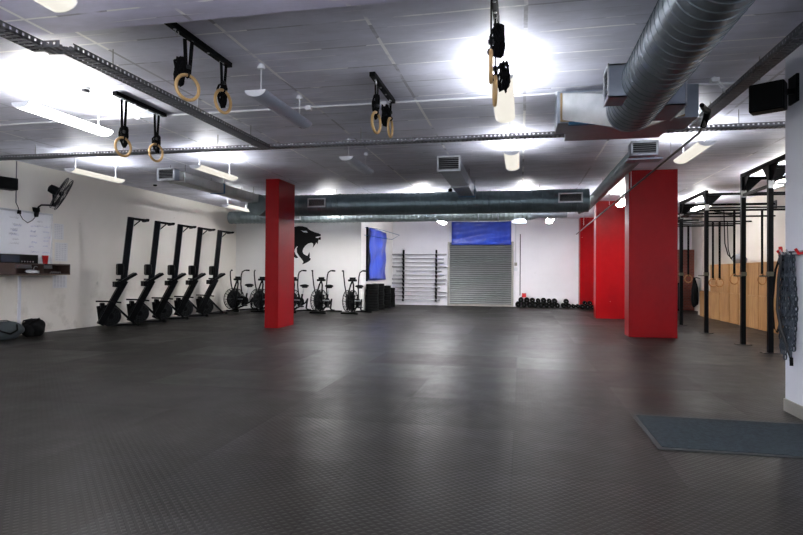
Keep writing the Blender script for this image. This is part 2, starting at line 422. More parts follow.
eye = [(-6.887,2.566),(-6.803,2.537),(-6.708,2.546),(-6.651,2.481),(-6.727,2.493),(-6.803,2.504)]
e_ = flat_poly('eye', eye, WPY - .005, WPY - .003, WHITEP, mu); tag(e_, 'white slit eye')

# ------------------------------------------------------------------ ceiling lights
def light(x, y, z=2.95, lit=True, L=1.22, label='', zc=H, name='ceiling_light', strong=False, dim=False):
    r = empty(name, label, 'ceiling light', (x, y, z), 0, 'curved tray ceiling lights')
    m = MB(); W, D, n = .108, .062, 12
    prof = [(-W * math.cos(PI * i / n), -D * math.sin(PI * i / n)) for i in range(n + 1)]
    inner = [(a * .96, b * .94 + .001) for a, b in reversed(prof)]
    m.prism(prof + inner, (0, -L / 2, 0), (1, 0, 0), (0, 0, 1), (0, L, 0)); m.build('diffuser_tray', (LAMP_HI if strong else LAMP_DIM if dim else LAMP_ON) if lit else LAMP_OFF, r)
    for s in (-1, 1):
        MB().prism(prof, (0, s * L / 2 - (.008 if s < 0 else 0), 0), (1, 0, 0), (0, 0, 1), (0, .008, 0)).build('end_cap', WHITEP, r)
        MB().cyl((0, s * (L / 2 - .12), -.02), (0, s * (L / 2 - .12), zc - z - .02), .006, 8).build('hanging_rod', WHITEP, r)
        MB().lathe([(.035, 0), (.035, .02), (.022, .045)], (0, s * (L / 2 - .12), zc - z - .045), n=12).build('ceiling_rose', WHITEP, r)
    for s in (-1, 1):
        MB().cyl((s * .035, -L / 2 + .03, -.012), (s * .035, L / 2 - .03, -.012), .013, 10).build('tube', LAMP_BIG if lit else TUBE_OFF, r)
    return r
light(-5.08, 5.5, label='lit ceiling light near the whiteboard end, beside the smoke detector')
light(-2.5, 5.6, lit=False, label='unlit bluish ceiling light right of the ceiling-slab gym rings')
light(-.18, 5.7, L=1.36, label='lit ceiling light directly behind the hanging rings, seen end on', dim=True)
light(-.14, 8.75, label='small lit ceiling light beyond the cable tray, seen end on', dim=True)
light(2.36, 8.6, label='lit ceiling light under the dark pipe, in front of the near red column', dim=True)
light(-5.2, 8.9, label='lit ceiling light above the pale rectangular duct end', dim=True)
light(-7.49, 8.8, label='lit ceiling light over the wall fan', dim=True)
light(-2.57, 8.7, lit=False, label='unlit ceiling light beyond the cable tray, in mid ceiling')
light(-2.78, 2.35, 2.86, label='lit ceiling light under the lower slab, only its tip in view', dim=True, zc=3.12)
for X_, Y_, w_ in ((-5.4, 1.7, 'in the middle of the row'), (-.2, 1.6, 'toward the pale grey wall'), (-7.9, 2.2, 'closest to the cream wall')): light(X_, Y_, 2.86, label='added lit ceiling light under the lower slab, out of view overhead, ' + w_, zc=3.12, strong=True)  # unseen lamps, added to brighten the near slab, cream wall and red columns
light(-7.46, 13.9, label='lit ceiling light above the farthest rowing machines', dim=True)
light(-2.5, 14.3, label='lit ceiling light just beyond the dark round duct', strong=True)
light(.1, 14.5, label='lit ceiling light beyond the dark round duct, before the shutter', strong=True)
light(-5.3, 15.0, 2.98, label='lit ceiling light facing the panther head, hidden by the round ducts', strong=True)
light(2.4, 14.2, label='lit ceiling light between the near and middle red columns')
light(-2.6, 18.6, label='lit ceiling light in front of the barbell rack', strong=True)
light(.9, 18.6, label='lit ceiling light above the dumbbell row', strong=True)
light(4.85, 8.0, label='lit ceiling light over the nearest rig posts')
light(4.85, 11.9, 3.0, label='lit ceiling light over the middle of the rig')
light(4.6, 16.0, 3.0, label='lit ceiling light over the far end of the rig')

# ------------------------------------------------------------------ ducts
def ribs(L, R, step=.1, h=.007, w=.012):
    p = [(R, 0)]; y = step / 2
    while y < L - w:
        p += [(R, y - w), (R + h, y - w * .3), (R + h, y + w * .3), (R, y + w)]; y += step
    return p + [(R, L)]
def grille_box(parent, w, h, d, loc, rot, name='vent', nsl=7, mat=None):
    """box whose open end faces local -Y; local x is its width"""
    g = empty(name, None, None, loc); g.rotation_euler = rot; g.parent = parent
    del_ = [k for k in ('label', 'category') if k in g.keys()]
    m = MB(); t = .012; f = .022
    m.b2((-w / 2, 0, -h / 2), (w / 2, d, -h / 2 + t)).b2((-w / 2, 0, h / 2 - t), (w / 2, d, h / 2)).b2((-w / 2, 0, -h / 2), (-w / 2 + t, d, h / 2)).b2((w / 2 - t, 0, -h / 2), (w / 2, d, h / 2))
    o = m.build('vent_box', mat or M_GALV, parent); o.matrix_parent_inverse = Matrix(); o.location = loc; o.rotation_euler = rot
    m = MB(); e = .008
    for a, b in (((-w / 2 - e, -.01, -h / 2 - e), (w / 2 + e, 0, -h / 2 + f)), ((-w / 2 - e, -.01, h / 2 - f), (w / 2 + e, 0, h / 2 + e)), ((-w / 2 - e, -.01, -h / 2), (-w / 2 + f, 0, h / 2)), ((w / 2 - f, -.01, -h / 2), (w / 2 + e, 0, h / 2))): m.b2(a, b)
    fr = m.build('grille_frame', ALU, parent); fr.location = loc; fr.rotation_euler = rot
    m = MB()
    for i in range(nsl):
        z = -h / 2 + f + (h - 2 * f) * (i + .5) / nsl
        m.box((0, .012, z), (w - 2 * f, .022, .004), (.6, 0, 0))
    m.cur = 1; m.b2((-w / 2 + t, .03, -h / 2 + t), (w / 2 - t, .034, h / 2 - t))
    gr = m.build('grille', [GREYST, DKG], fr)
    bpy.data.objects.remove(g)
def hanger(parent, x, y, z0, z1, r=.004):
    MB().cyl((x, y, z0), (x, y, z1), r, 6).build('hanger_rod', M_CONDD, parent)

# big near duct (along Y)
bx, bz, bR = 1.04, 2.82, .228
d = empty('round_duct', 'large ribbed galvanised round duct running overhead toward the camera', 'air duct', (bx, 0, bz))
MB().lathe([(r, h) for r, h in ribs(5.9, bR, .105, .005, .007)], (0, -.05, 0), (0, 1, 0), 40).build('spiral_pipe', M_DUCT, d)
grille_box(d, .26, .28, .16, (-bR - .10, 5.08, -.0), (0, 0, -PI / 2))
grille_box(d, .5, .36, .16, (bR + .10, 5.45, .02), (0, 0, PI / 2))
for y in (1.5, 2.4):
    MB().ring((0, y, 0), bR + .012, .008, (0, 1, 0), 36, 6).build('hanger_band', M_GALV, d); hanger(d, 0, y, bR, 3.12 - bz)
hanger(d, 0, 4.6, bR, H - bz)
# transition + plenum
p = empty('duct_plenum', 'flat galvanised plenum box joined to the large round duct by a pale flared piece', 'air duct plenum', (0, 0, 0))
m = MB(); n = 32; vs = []
x0, x1, z0, z1 = .43, 1.66, 2.88, 3.17
for i in range(n):
    t = 2 * PI * i / n; c, s = math.cos(t), math.sin(t)
    vs.append((bx + bR * c, 5.85, bz + bR * s))
for i in range(n):
    t = 2 * PI * i / n; c, s = math.cos(t), math.sin(t); k = 1 / max(abs(c), abs(s))
    vs.append(((x0 + x1) / 2 + c * k * (x1 - x0) / 2, 6.34, (z0 + z1) / 2 + s * k * (z1 - z0) / 2))
m.add(vs, [(i, (i + 1) % n, n + (i + 1) % n, n + i) for i in range(n)]); m.build('flared_transition', M_GALVL, p, smooth=25)
MB().b2((x0 - .02, 6.33, z0 - .02), (x0, 6.36, z1)).b2((x0 - .02, 6.33, z0 - .02), (x1, 6.36, z0)).build('flange_strip', M_TAN, p)
MB().b2((.38, 6.36, 2.85), (1.80, 6.85, 3.2)).build('plenum_box', M_GALV, p, .004)
MB().b2((.52, 6.85, 2.86), (1.62, 7.28, 3.19)).build('rear_box', M_GALV, p, .004)
MB().b2((.50, 6.35, 2.83), (.78, 6.42, 2.86)).build('joint_tape', M_BLUE, p)
for x in (.45, 1.72): hanger(p, x, 6.5, .0 + 3.19, H)

# small round branch duct to the far end (along Y) with its box diffuser
d = empty('round_duct', 'thin round duct running from a square diffuser past the red column tops', 'air duct', (1.68, 0, 3.0))
MB().lathe(ribs(6.7, .115, .11, .004, .006), (0, 8.75, 0), (0, 1, 0), 24).build('spiral_pipe', M_DUCTM, d)
grille_box(d, .35, .19, .24, (.02, 8.5, -.0), (0, 0, 0), nsl=5, mat=M_GALV)
MB().b2((-.2, 8.5, -.16), (.26, 8.75, -.14)).build('support_angle', M_GALV, d)
for y in (9.2, 12.5, 15): hanger(d, 0, y, .11, H - 3.0)
MB().tube([(0, 15.44, 0), (0, 15.6, -.01), (-.08, 15.72, -.03), (-.2, 15.77, -.07)], .11, 16).build('elbow', M_DUCTM, d)

# big dark duct along X
d = empty('round_duct', 'thick dark teal round duct crossing in front of the panther wall', 'air duct', (0, 13.1, 2.855))
R = .26; L = 1.46 + 5.95
MB().lathe(ribs(L, R, .12, .006), (-5.95, 0, 0), (1, 0, 0), 36).build('spiral_pipe', M_DUCTD, d)
el = [( -5.95 - .36 * math.sin(a), -.36 * (1 - math.cos(a)), 0) for a in [PI / 2 * i / 8 for i in range(9)]]
MB().tube(el, [R + (.008 if i % 2 else 0) for i in range(9)], 32).build('elbow', M_DUCTM, d)
grille_box(d, .44, .2, .1, (-4.8, -R - .035, .03), (0, 0, 0), nsl=6, mat=M_DUCTM)
grille_box(d, .5, .2, .1, (1.05, -R - .035, .03), (0, 0, 0), nsl=6, mat=M_DUCTM)
for x in (-4.4, -1.6, .4): hanger(d, x, 0, R, H - 2.855)
MB().lathe([(.05, 0), (.05, .07), (.02, .09)], (-1.62, 0, R - .01), n=10).build('hanger_clamp', BLKP, d)
for x in (-4.3, -.7): MB().ring((x, 0, 0), R + .006, .012, (1, 0, 0), 36, 6).build('joint_band', M_DUCTD, d)
# smaller far duct along X
d = empty('round_duct', 'slimmer grey round duct low behind the thick dark teal duct', 'air duct', (0, 15.7, 2.86))
R = .185
MB().lathe(ribs(.25 + 8.65, R, .12, .005), (-8.65, 0, 0), (1, 0, 0), 30).build('spiral_pipe', M_DUCTM, d)
MB().lathe([(R, .25), (.13, .45), (.13, 1.2)], (0, 0, 0), (1, 0, 0), 24).build('reducer', M_GALV, d)
MB().ring((-.62, 0, 0), R + .004, .02, (1, 0, 0), 30, 6).ring((-1.15, 0, 0), R + .004, .02, (1, 0, 0), 30, 6).build('joint_band', M_GALV, d)
grille_box(d, .3, .16, .1, (-6.45, -R - .035, -.03), (0, 0, 0), nsl=5, mat=M_DUCTM)
for x in (-8.3, -3.0, .9): hanger(d, x, 0, R if x < .3 else .12, H - 2.86)
g = MB().b2((-.24, -.12, -.28), (.14, .1, -.19)).b2((-.2, -.1, -.19), (.1, .08, -.12)); g.build('drop_vent', M_GALV, d)

# rectangular ducts
def rect_duct(label, x, y0, y1, z, w, h, mats, tape):
    d = empty('rectangular_duct', label, 'air duct', (x, 0, z), group=None)
    MB().b2((-w / 2, y0 + .16, -h / 2), (w / 2, y1, h / 2)).build('duct_run', mats, d, .003)
    grille_box(d, w + .04, h + .02, .17, (0, y0, 0), (0, 0, 0), nsl=6, mat=M_GALV)
    for y in tape: MB().b2((-w / 2 - .012, y, -h / 2 - .012), (w / 2 + .012, y + .05, h / 2 + .012)).build('joint_flange', M_GALVL if tape.index(y) % 2 == 0 else M_BLUE, d)
    for y in tape: hanger(d, w / 2 + .006, y + .02, h / 2, H - z); hanger(d, -w / 2 - .006, y + .02, h / 2, H - z)
    return d
rect_duct('long pale rectangular duct running above the rowing machines to the dark duct', -6.40, 9.25, 12.7, 3.0, .30, .19, M_GALVL, [9.6, 11.05, 12.4])
rect_duct('short galvanised rectangular duct in mid ceiling meeting the thick dark duct', -1.16, 9.15, 12.86, 3.0, .33, .22, M_GALV, [10.9, 12.3])

# ------------------------------------------------------------------ cable trays
def tray(name, label, segs, w, h, mat, rods, step=.055):
    r = empty(name, label, 'cable tray', (0, 0, 0)); m = MB(); k = 0
    for a, b in segs:
        a, b = Vector(a), Vector(b); dd = (b - a).normalized(); sd = Vector((-dd.y, dd.x, 0)); L = (b - a).length
        for s in (-1, 1):
            for zz, th in ((.008, .016), (h - .006, .012)):
                m.bar(a + sd * s * w / 2 + Vector((0, 0, zz)), b + sd * s * w / 2 + Vector((0, 0, zz)), .005, th)
        q = step / 2
        while q < L:
            pnt = a + dd * q
            for s in (-1, 1): m.bar(pnt + sd * s * w / 2, pnt + sd * s * w / 2 + Vector((0, 0, h)), .005, step * .6, up=dd)
            m.bar(pnt - sd * w / 2 + Vector((0, 0, .003)), pnt + sd * w / 2 + Vector((0, 0, .003)), step * .55, .004)
            q += step
    m.build('perforated_channel', mat, r, smooth=0)
    m = MB()
    for a, b in segs:
        a, b = Vector(a), Vector(b); dd = (b - a).normalized(); sd = Vector((-dd.y, dd.x, 0))
        for i, o in enumerate((-.3, -.05, .22)):
            m.cyl(a + sd * w * o + Vector((0, 0, .02)), b + sd * w * (o + .05) + Vector((0, 0, .02)), .011, 6)
    m.build('cables', M_CABLE, r)
    for x, y, zc in rods: MB().cyl((x, y, segs[0][0][2]), (x, y, zc), .005, 6).build('hanger_rod', GREYST, r)
    return r
tray('cable_tray', 'perforated cable tray running lengthwise above the left part of the gym', [((-3.8, -3, 2.98), (-3.8, 3.85, 2.98)), ((-3.8, 3.85, 2.98), (-3.6, 3.87, 2.98)), ((-3.6, 3.87, 2.98), (-3.6, 7.5, 2.98))], .15, .05, M_TRAY,
     [(-3.87, 3.5, 3.12), (-3.67, 4.5, H), (-3.67, 5.9, H), (-3.67, 7.2, H)])
tray('cable_tray', 'perforated cable tray crossing the whole ceiling from wall to wall', [((-9.14, 7.6, 3.0), (RRX - .01, 7.6, 3.0))], .12, .055, M_TRAY,
     [(-9, 7.6, H), (-7.6, 7.6, H), (-6, 7.6, H), (-4.4, 7.6, H), (-2.2, 7.6, H), (-.15, 7.6, H), (2.6, 7.6, H), (4.4, 7.6, H)])
tray('cable_tray', 'wide dull cable tray running lengthwise beside the pale grey wall', [((2.08, -3, 3.02), (2.08, 7.5, 3.02))], .13, .05, M_TRAY, [(2.16, 3.0, 3.12), (2.16, 4.4, H), (2.16, 5.8, H), (2.16, 7.2, H)])
# white conduit across the ceiling
cd = empty('ceiling_conduit', 'thin white electrical conduit clipped across the ceiling before the cable tray', 'conduit')
MB().cyl((-9.1, 6.5, H - .015), (2.2, 6.5, H - .015), .012, 8).build('pipe', M_CONDW, cd)
for x in (-7.5, -5.9, -4.9, -2.55, -1.6, .4): MB().b2((x - .03, 6.47, H - .05), (x + .03, 6.53, H - .0005)).build('junction_box', WHITEP, cd)
# dark pipe on the right
pp = empty('ceiling_pipe', 'dark sloping pipe hung beside the tops of the red columns', 'pipe')
MB().tube([(1.99, 6.75, 3.0), (1.97, 6.78, 2.86), (1.97, 6.95, 2.82), (1.97, 21.0, 2.685), (1.97, 21.44, 2.68)], .015, 10).build('pipe', M_CONDD, pp)
MB().tube([(1.84, 6.4, 2.98), (1.93, 6.6, 2.99), (1.99, 6.72, 3.0), (1.99, 6.78, 2.93), (1.97, 6.82, 2.85)], [.025, .03, .035, .035, .03], 12).build('coupling', BLKP, pp)
for y in (8.2, 11.0, 13.6, 16.2, 19): MB().cyl((1.97, y, 2.8), (1.97, y, H), .005, 6).build('hanger_rod', M_CONDW, pp)

# smoke detectors and sensor
def smoke(x, y, label):
    r = empty('smoke_detector', label, 'smoke detector', (x, y, H))
    MB().lathe([(.055, 0), (.055, -.015), (.042, -.02)], n=20).build('base', WHITEP, r)
    MB().lathe([(.04, -.02), (.045, -.03), (.042, -.05), (.02, -.058)], n=20).build('sensor_cap', DKG, r)
smoke(-4.75, 5.4, 'round smoke detector on the ceiling beside the lit light')
smoke(-8.3, 11.6, 'round smoke detector on the ceiling above the rowing machines')
sn = empty('motion_sensor', 'small white boxes on a bent arm beside the right-hand cable tray', 'sensor', (1.93, 6.3, H)); sn.scale = (.65, .65, .65)
MB().b2((-.06, -.06, -.09), (.06, .06, -.03)).cyl((0, 0, -.03), (0, 0, 0), .015, 8).build('housing', WHITEP, sn, .006)
MB().bar((.04, -.03, -.06), (.14, -.05, -.24), .02, .02).bar((.03, .03, -.06), (.12, -.02, -.24), .008, .008).build('bracket', WHITEP, sn)
MB().b2((.1, -.09, -.28), (.22, -.03, -.22)).build('lens_head', WHITEP, sn, .006)

# ------------------------------------------------------------------ hanging gym rings
def gym_ring(loc_top, ztop, z_ring, yaw, label, group, seed, bundle=(.05, .0), xoff=0, tilt=0, sep=.075, bside=1, thin=False, name='gym_ring', wood=None):
    """one wooden ring on its webbing, hung from ztop; yaw = heading of the ring's normal"""
    x, y = loc_top; r = empty(name, label, 'gymnastic ring', (x, y, z_ring), 0, group)
    Rr = .105
    nrm = Vector((math.cos(yaw), math.sin(yaw), 0)); side = Vector((-math.sin(yaw), math.cos(yaw), 0))
    o = MB().ring((0, 0, 0), Rr, .0145, nrm, 40, 12).build('wooden_ring', wood or WOODR, r)
    m = MB(); top = ztop - z_ring
    w = .012 if thin else .034
    a = Vector((0, 0, Rr - .03)); 
    wd = nrm if thin else side
    m.strip([Vector((0, 0, Rr - .02)) - side * .012, Vector((0, 0, top)) - side * sep * .5], w, .004, wd)
    m.strip([Vector((0, 0, Rr - .02)) + side * .012, Vector((0, 0, top)) + side * sep * .4], w, .004, wd)
    m.ring((0, 0, Rr), .022, .008, side, 14, 6)
    m.build('strap', FABB, r)
    # coiled spare webbing
    if bundle is None: return r
    rnd = random.Random(seed); m = MB(); bd, od = (nrm, side) if thin else (side, nrm)
    for k in range(5):
        pts = []
        for i in range(17):
            t = 2 * PI * i / 16; ww, hh_ = .012 + .006 * k, .085 + .05 * rnd.random()
            pts.append(Vector((0, 0, Rr + .03)) + bd * (bside * (bundle[0] + ww * math.cos(t) + .022 * math.sin(2 * t + k * 1.3))) + od * (.009 * k + .01) + Vector((0, 0, bundle[1] + hh_ * math.sin(t))))
        m.tube(pts, .0105, 6)
    m.box(Vector((0, 0, Rr + .03 + bundle[1])) + bd * bside * bundle[0] + od * .03, (.06, .06, .03))
    m.build('coiled_webbing', FABB, r)
    MB().box(Vector((0, 0, Rr + .07)), (.04, .03, .03)).build('cam_buckle', DKG, r)
    return r
def rail(x, y0, y1, label, zc=H, w=.06):
    r = empty('ring_rail', label, 'mounting rail', (x, (y0 + y1) / 2, zc)); L = y1 - y0
    MB().b2((-w / 2, -L / 2, -.045), (w / 2, L / 2, 0)).build('steel_channel', BLK, r, .003)
    for i in range(4): MB().lathe([(.012, -.052), (.012, -.045)], (0, -L / 2 + L * (i + .5) / 4, 0), n=8).build('bolt', CHROME, r)
    for s in (-1, 1): MB().ring((0, s * (L / 2 - .16), -.06), .022, .005, (1, 0, 0), 14, 6).build('eye_bolt', CHROME, r)
Zr = H - .06
rail(-2.79, 4.0, 5.02, 'black ceiling rail at the slab step holding two turned rings')
gym_ring((-2.79, 4.32), Zr, 2.775, 2.67, 'wooden ring on the slab-step rail, the nearer and larger of that pair', 'rings on the slab-step rail', 1, (.06, .0), bside=1, tilt=.2)
gym_ring((-2.77, 4.87), Zr, 2.82, 2.93, 'wooden ring on the slab-step rail, the farther of that pair', 'rings on the slab-step rail', 2, (.03, -.06), bside=-1)
rail(-4.5, 5.55, 6.47, 'black ceiling rail in the bright patch beside the lengthwise cable tray')
gym_ring((-4.5, 5.70), Zr, 2.64, 2.95, 'wooden ring in the bright patch left of the cable tray, nearer one', 'rings beside the lengthwise cable tray', 3, (.04, .0), bside=-1)
gym_ring((-4.5, 6.30), Zr, 2.70, 2.95, 'wooden ring in the bright patch left of the cable tray, farther one', 'rings beside the lengthwise cable tray', 4, (.04, .0), bside=-1)
rail(-1.48, 5.5, 6.45, 'black ceiling rail in mid ceiling with a dark cast shadow')
gym_ring((-1.48, 5.68), Zr, 2.77, 2.97, 'wooden ring under the mid-ceiling rail, nearer with straight strap', 'rings under the mid-ceiling rail', 5, (.06, .05), bside=-1)
gym_ring((-1.48, 6.32), Zr, 2.88, 3.15, 'wooden ring under the mid-ceiling rail, farther and nearly edge on', 'rings under the mid-ceiling rail', 6, (.05, .0), bside=1, thin=True)
rail(-.2, 3.89, 4.6, 'short black ceiling rail in front of the bright end-on lamp', 3.24, .045)
gym_ring((-.215, 4.03), Zr, 2.67, .05, 'grey-looking wooden ring before the bright end-on lamp, nearer, seen edge on', 'rings before the bright end-on lamp', 7, (.05, .06), bside=1, thin=True)
gym_ring((-.205, 4.45), Zr, 2.63, .1, 'wooden ring before the bright end-on lamp, farther and lower in view', 'rings before the bright end-on lamp', 8, (.07, -.01), bside=1, thin=True)

# ------------------------------------------------------------------ speakers
sp = empty('wall_speaker', 'black speaker on a bracket on the pale grey wall end', 'speaker', (2.06, 5.36, 2.725), math.radians(-32))
MB().prism([(-.13, -.12), (.13, -.12), (.13, .12), (-.13, .12)], (0, -.07, 0), (1, 0, 0), (0, 0, 1), (0, .14, 0)).build('cabinet', BLKP, sp, .012)
MB().b2((-.12, -.078, -.11), (.12, -.07, .11)).build('grille', BLKR, sp)
br = MB().b2((RX - .025, 5.40, 2.70), (RX, 5.56, 2.94)).bar((RX - .02, 5.46, 2.8), (2.16, 5.42, 2.78), .04, .05).build('bracket', BLK, None, .006)
br.parent = sp; br.matrix_parent_inverse = (Matrix.Translation((2.06, 5.36, 2.725)) @ Matrix.Rotation(math.radians(-32), 4, 'Z')).inverted()
sp = empty('wall_speaker', 'black speaker high on the cream wall above the whiteboard', 'speaker', (-8.86, 8.15, 2.73), math.radians(75))
MB().b2((-.24, -.1, -.105), (.24, .1, .105)).build('cabinet', BLKP, sp, .01)
MB().b2((-.23, -.108, -.095), (.23, -.1, .095)).build('grille', BLKR, sp)
MB().b2((-.05, .09, -.04), (.05, .28, .04)).build('bracket', BLK, sp)

# ------------------------------------------------------------------ wall fan
fn = empty('wall_fan', 'black wall fan with a wire cage on a bent arm', 'fan', (WLX, 9.16, 2.36))
MB().prism([(-.07, .06), (.07, .06), (.03, -.12), (-.03, -.12)], (0, 0, 0), (0, 1, 0), (0, 0, 1), (.05, 0, 0)).lathe([(.05, 0), (.03, .06)], (.03, 0, .0), (1, 0, 0), 14).build('wall_bracket', BLK, fn, .004)
hub = Vector((.43, .12, .355))
MB().tube([(.05, 0, 0), (.08, 0, .07), (.12, .02, .11), (.30, .08, .11), (.33, .08, .13), (.34, .08, .2), (.34, .07, .33)], .017, 10).build('arm', BLK, fn)
ax = Vector((.70, .56, -.46)).normalized()
MB().lathe([(.03, 0), (.075, .02), (.085, .08), (.085, .17), (.05, .2)], hub - ax * .20 + Vector((0, 0, .0)), ax, 20).build('motor', BLKP, fn)
cg = MB(); Rf = .33
for k, (rr, dd) in enumerate(((Rf, 0), (Rf, .09), (Rf * .72, -.01), (Rf * .72, .1), (Rf * .45, .105), (Rf * .2, .11))): cg.ring(hub + ax * dd, rr, .004 if k > 1 else .006, ax, 40, 5)
u = ax.orthogonal().normalized(); w = ax.cross(u)
for i in range(36):
    t = 2 * PI * i / 36; dv = u * math.cos(t) + w * math.sin(t)
    cg.tube([hub + dv * .05 - ax * .02, hub + dv * Rf, hub + dv * Rf + ax * .09, hub + dv * .06 + ax * .115], .0022, 4)
cg.build('wire_cage', DKG, fn)
bl = MB()
for i in range(3):
    t = 2 * PI * i / 3; a = u * math.cos(t) + w * math.sin(t); b = ax.cross(a)
    q = [(.05, -.03), (.28, -.09), (.3, .02), (.2, .08), (.05, .04)]
    bl.prism(q, hub + ax * .045, a, (b + ax * .35).normalized(), ax * .004)
bl.lathe([(.04, 0), (.05, .03), (.045, .06), (.02, .07)], hub + ax * .01, ax, 14).build('blades', BLKP, fn)
MB().tube([hub + Vector((-.12, 0, -.08)), hub + Vector((-.14, .0, -.16)), hub + Vector((-.15, .01, -.2))], .004, 5).build('pull_cord', WHITEP, fn)
cb = empty('wall_conduit', 'thin conduit and looped cable feeding the wall fan', 'conduit', (WLX, 0, 0))
MB().cyl((.012, 8.73, 3.23), (.012, 8.73, 2.46), .01, 8).build('pipe', M_CABLE, cb)
MB().tube([(.012, 8.73, 2.46), (.02, 8.77, 2.38), (.02, 8.8, 2.27), (.03, 8.86, 2.17), (.03, 8.97, 2.11), (.03, 9.08, 2.17), (.03, 9.15, 2.25)], .006, 6).build('cable', BLKP, cb)
MB().b2((0, 8.75, 2.26), (.04, 8.82, 2.33)).build('junction', BLKP, cb, .004)
MB().b2((WLX, 8.80, .1), (WLX + .02, 8.86, 1.1)).build('wall_trunking', M_CONDW)
tag(bpy.data.objects['wall_trunking'], 'pale trunking strip running down the cream wall under the shelf', 'trunking')

# whiteboard, papers, shelf
wb = empty('whiteboard', 'large whiteboard with faint handwriting on the cream wall', 'whiteboard', (WLX, 0, 0))
MB().b2((.002, 6.9, 1.28), (.018, 9.52, 2.31)).build('board', M_BOARD, wb)
m = MB()
for a, b in (((0, 6.88, 2.3), (.026, 9.56, 2.335)), ((0, 6.88, 1.25), (.03, 9.56, 1.285)), ((0, 9.52, 1.25), (.026, 9.56, 2.335)), ((0, 6.88, 1.25), (.026, 6.91, 2.335))): m.b2(a, b)
m.build('frame', ALU, wb, .003)
rnd = random.Random(3)
for mat, cols in ((INKK, [(8.15, 4), (8.62, 6), (9.2, 2)]), (INKB, [(8.65, 3), (9.05, 8), (9.32, 9)])):
    m = MB()
    for yc, n in cols:
        for i in range(n):
            z = 2.2 - (i + rnd.random() * .5) * .095 - (0 if mat is INKK else .12); y = yc + rnd.uniform(-.04, .04); L = rnd.uniform(.1, .22)
            pts = [(.0195, y + L * k / 12, z + .017 * math.sin(k * 2.3 + i) + rnd.uniform(-.008, .008)) for k in range(13)]
            m.tube(pts, .0016, 4)
    m.build('grey_lettering' if mat is INKK else 'blue_lettering', mat, wb)
papers = [((9.60, 1.84), (9.86, 2.16), 'printed sheet taped up beside the whiteboard, topmost'), ((9.64, 1.40), (9.97, 1.78), 'printed sheet just above the dark shelf, beside the whiteboard'),
          ((9.60, .86), (9.96, 1.12), 'printed sheet hanging below the dark shelf end')]
for i, ((y0, z0), (y1, z1), lb) in enumerate(papers):
    r = empty('paper_sheet', lb, 'paper', (WLX, y0, z0), 0, 'sheets taped beside the whiteboard')
    MB().b2((.001, 0, 0), (.003, y1 - y0, z1 - z0)).build('sheet', PAPER, r)
    m = MB(); n = 9
    for k in range(n):
        z = (z1 - z0) * (k + .7) / (n + .6)
        for c in range(4): m.b2((.003, .03 + c * (y1 - y0 - .05) / 4, z), (.0036, .03 + (c + .7) * (y1 - y0 - .05) / 4, z + .01))
    m.build('print_rows', PRINT, r)
sh = empty('wall_shelf', 'dark wooden open shelf box on the cream wall under the whiteboard', 'shelf', (WLX, 0, 1.13))
y0, y1, dp = 7.3, 9.72, .3
m = MB(); m.b2((0, y0, 0), (dp, y1, .022)).b2((0, y0, .19), (dp, y1, .212)).b2((0, y1 - .022, 0), (dp, y1, .21)).b2((0, y0, .02), (.012, y1, .19)).b2((0, 9.08, .02), (dp - .02, 9.1, .19))
m.build('shelf_box', M_DWOOD, sh, .002)
MB().b2((dp - .02, y0, .02), (dp, 8.47, .19)).build('front_panel', M_DWOOD, sh)
MB().b2((dp - .002, 8.47, -.002), (dp + .003, y1, .006)).build('edge_strip', plain('light_edge', sr(120, 86, 58), .5), sh)
st = empty('stereo', 'long black stereo unit on top of the dark shelf', 'stereo', (-9.0, 8.62, 1.342))
MB().b2((-.12, -.45, 0), (.12, .36, .16)).build('case', BLKP, st, .008)
for i in range(5): MB().lathe([(.012, 0), (.010, .01)], (.12, .0 + i * .06, .03), (1, 0, 0), 8).build('knob', CHROME, st)
MB().b2((.12, -.42, .02), (.123, -.05, .14)).build('display_panel', plain('dark_display', (.02, .03, .05), .2), st)
cp = empty('cup', 'red plastic cup on the dark shelf under the whiteboard corner', 'cup', (-8.98, 9.24, 1.342))
MB().lathe([(.04, 0), (.055, .15), (.058, .155), (.053, .153), (.038, .01)], n=20).build('cup_body', REDP, cp)
MB().ring((0, 0, .155), .056, .004, (0, 0, 1), 20, 5).build('rim', REDP, cp)
ib = MB().blob((-8.98, 8.93, 1.19), (.07, .13, .035), seed=3, flat=.033).build('crumpled_cloth', PAPER); tag(ib, 'small white cloth lying inside the dark shelf', 'cloth')
hd = MB().ring((-8.95, 9.0, 1.24), .05, .006, (1, 0, 0), 20, 5, 0, PI).b2((-8.97, 9.04, 1.155), (-8.93, 9.06, 1.21)).build('headphones', plain('silver_plastic', (.3, .3, .3), .3), None); tag(hd, 'small headphones with thin band inside the dark shelf', 'headphones')
kt = MB()
for i in range(5): kt.tube([(-8.93 + .02 * math.sin(i), 9.3 + i * .05, 1.16), (-8.9, 9.32 + i * .05, 1.19), (-8.93, 9.36 + i * .05, 1.165)], .006, 5)
tag(kt.build('cable_clutter', GREYST), 'tangle of grey cable at the open end of the dark shelf', 'cable')

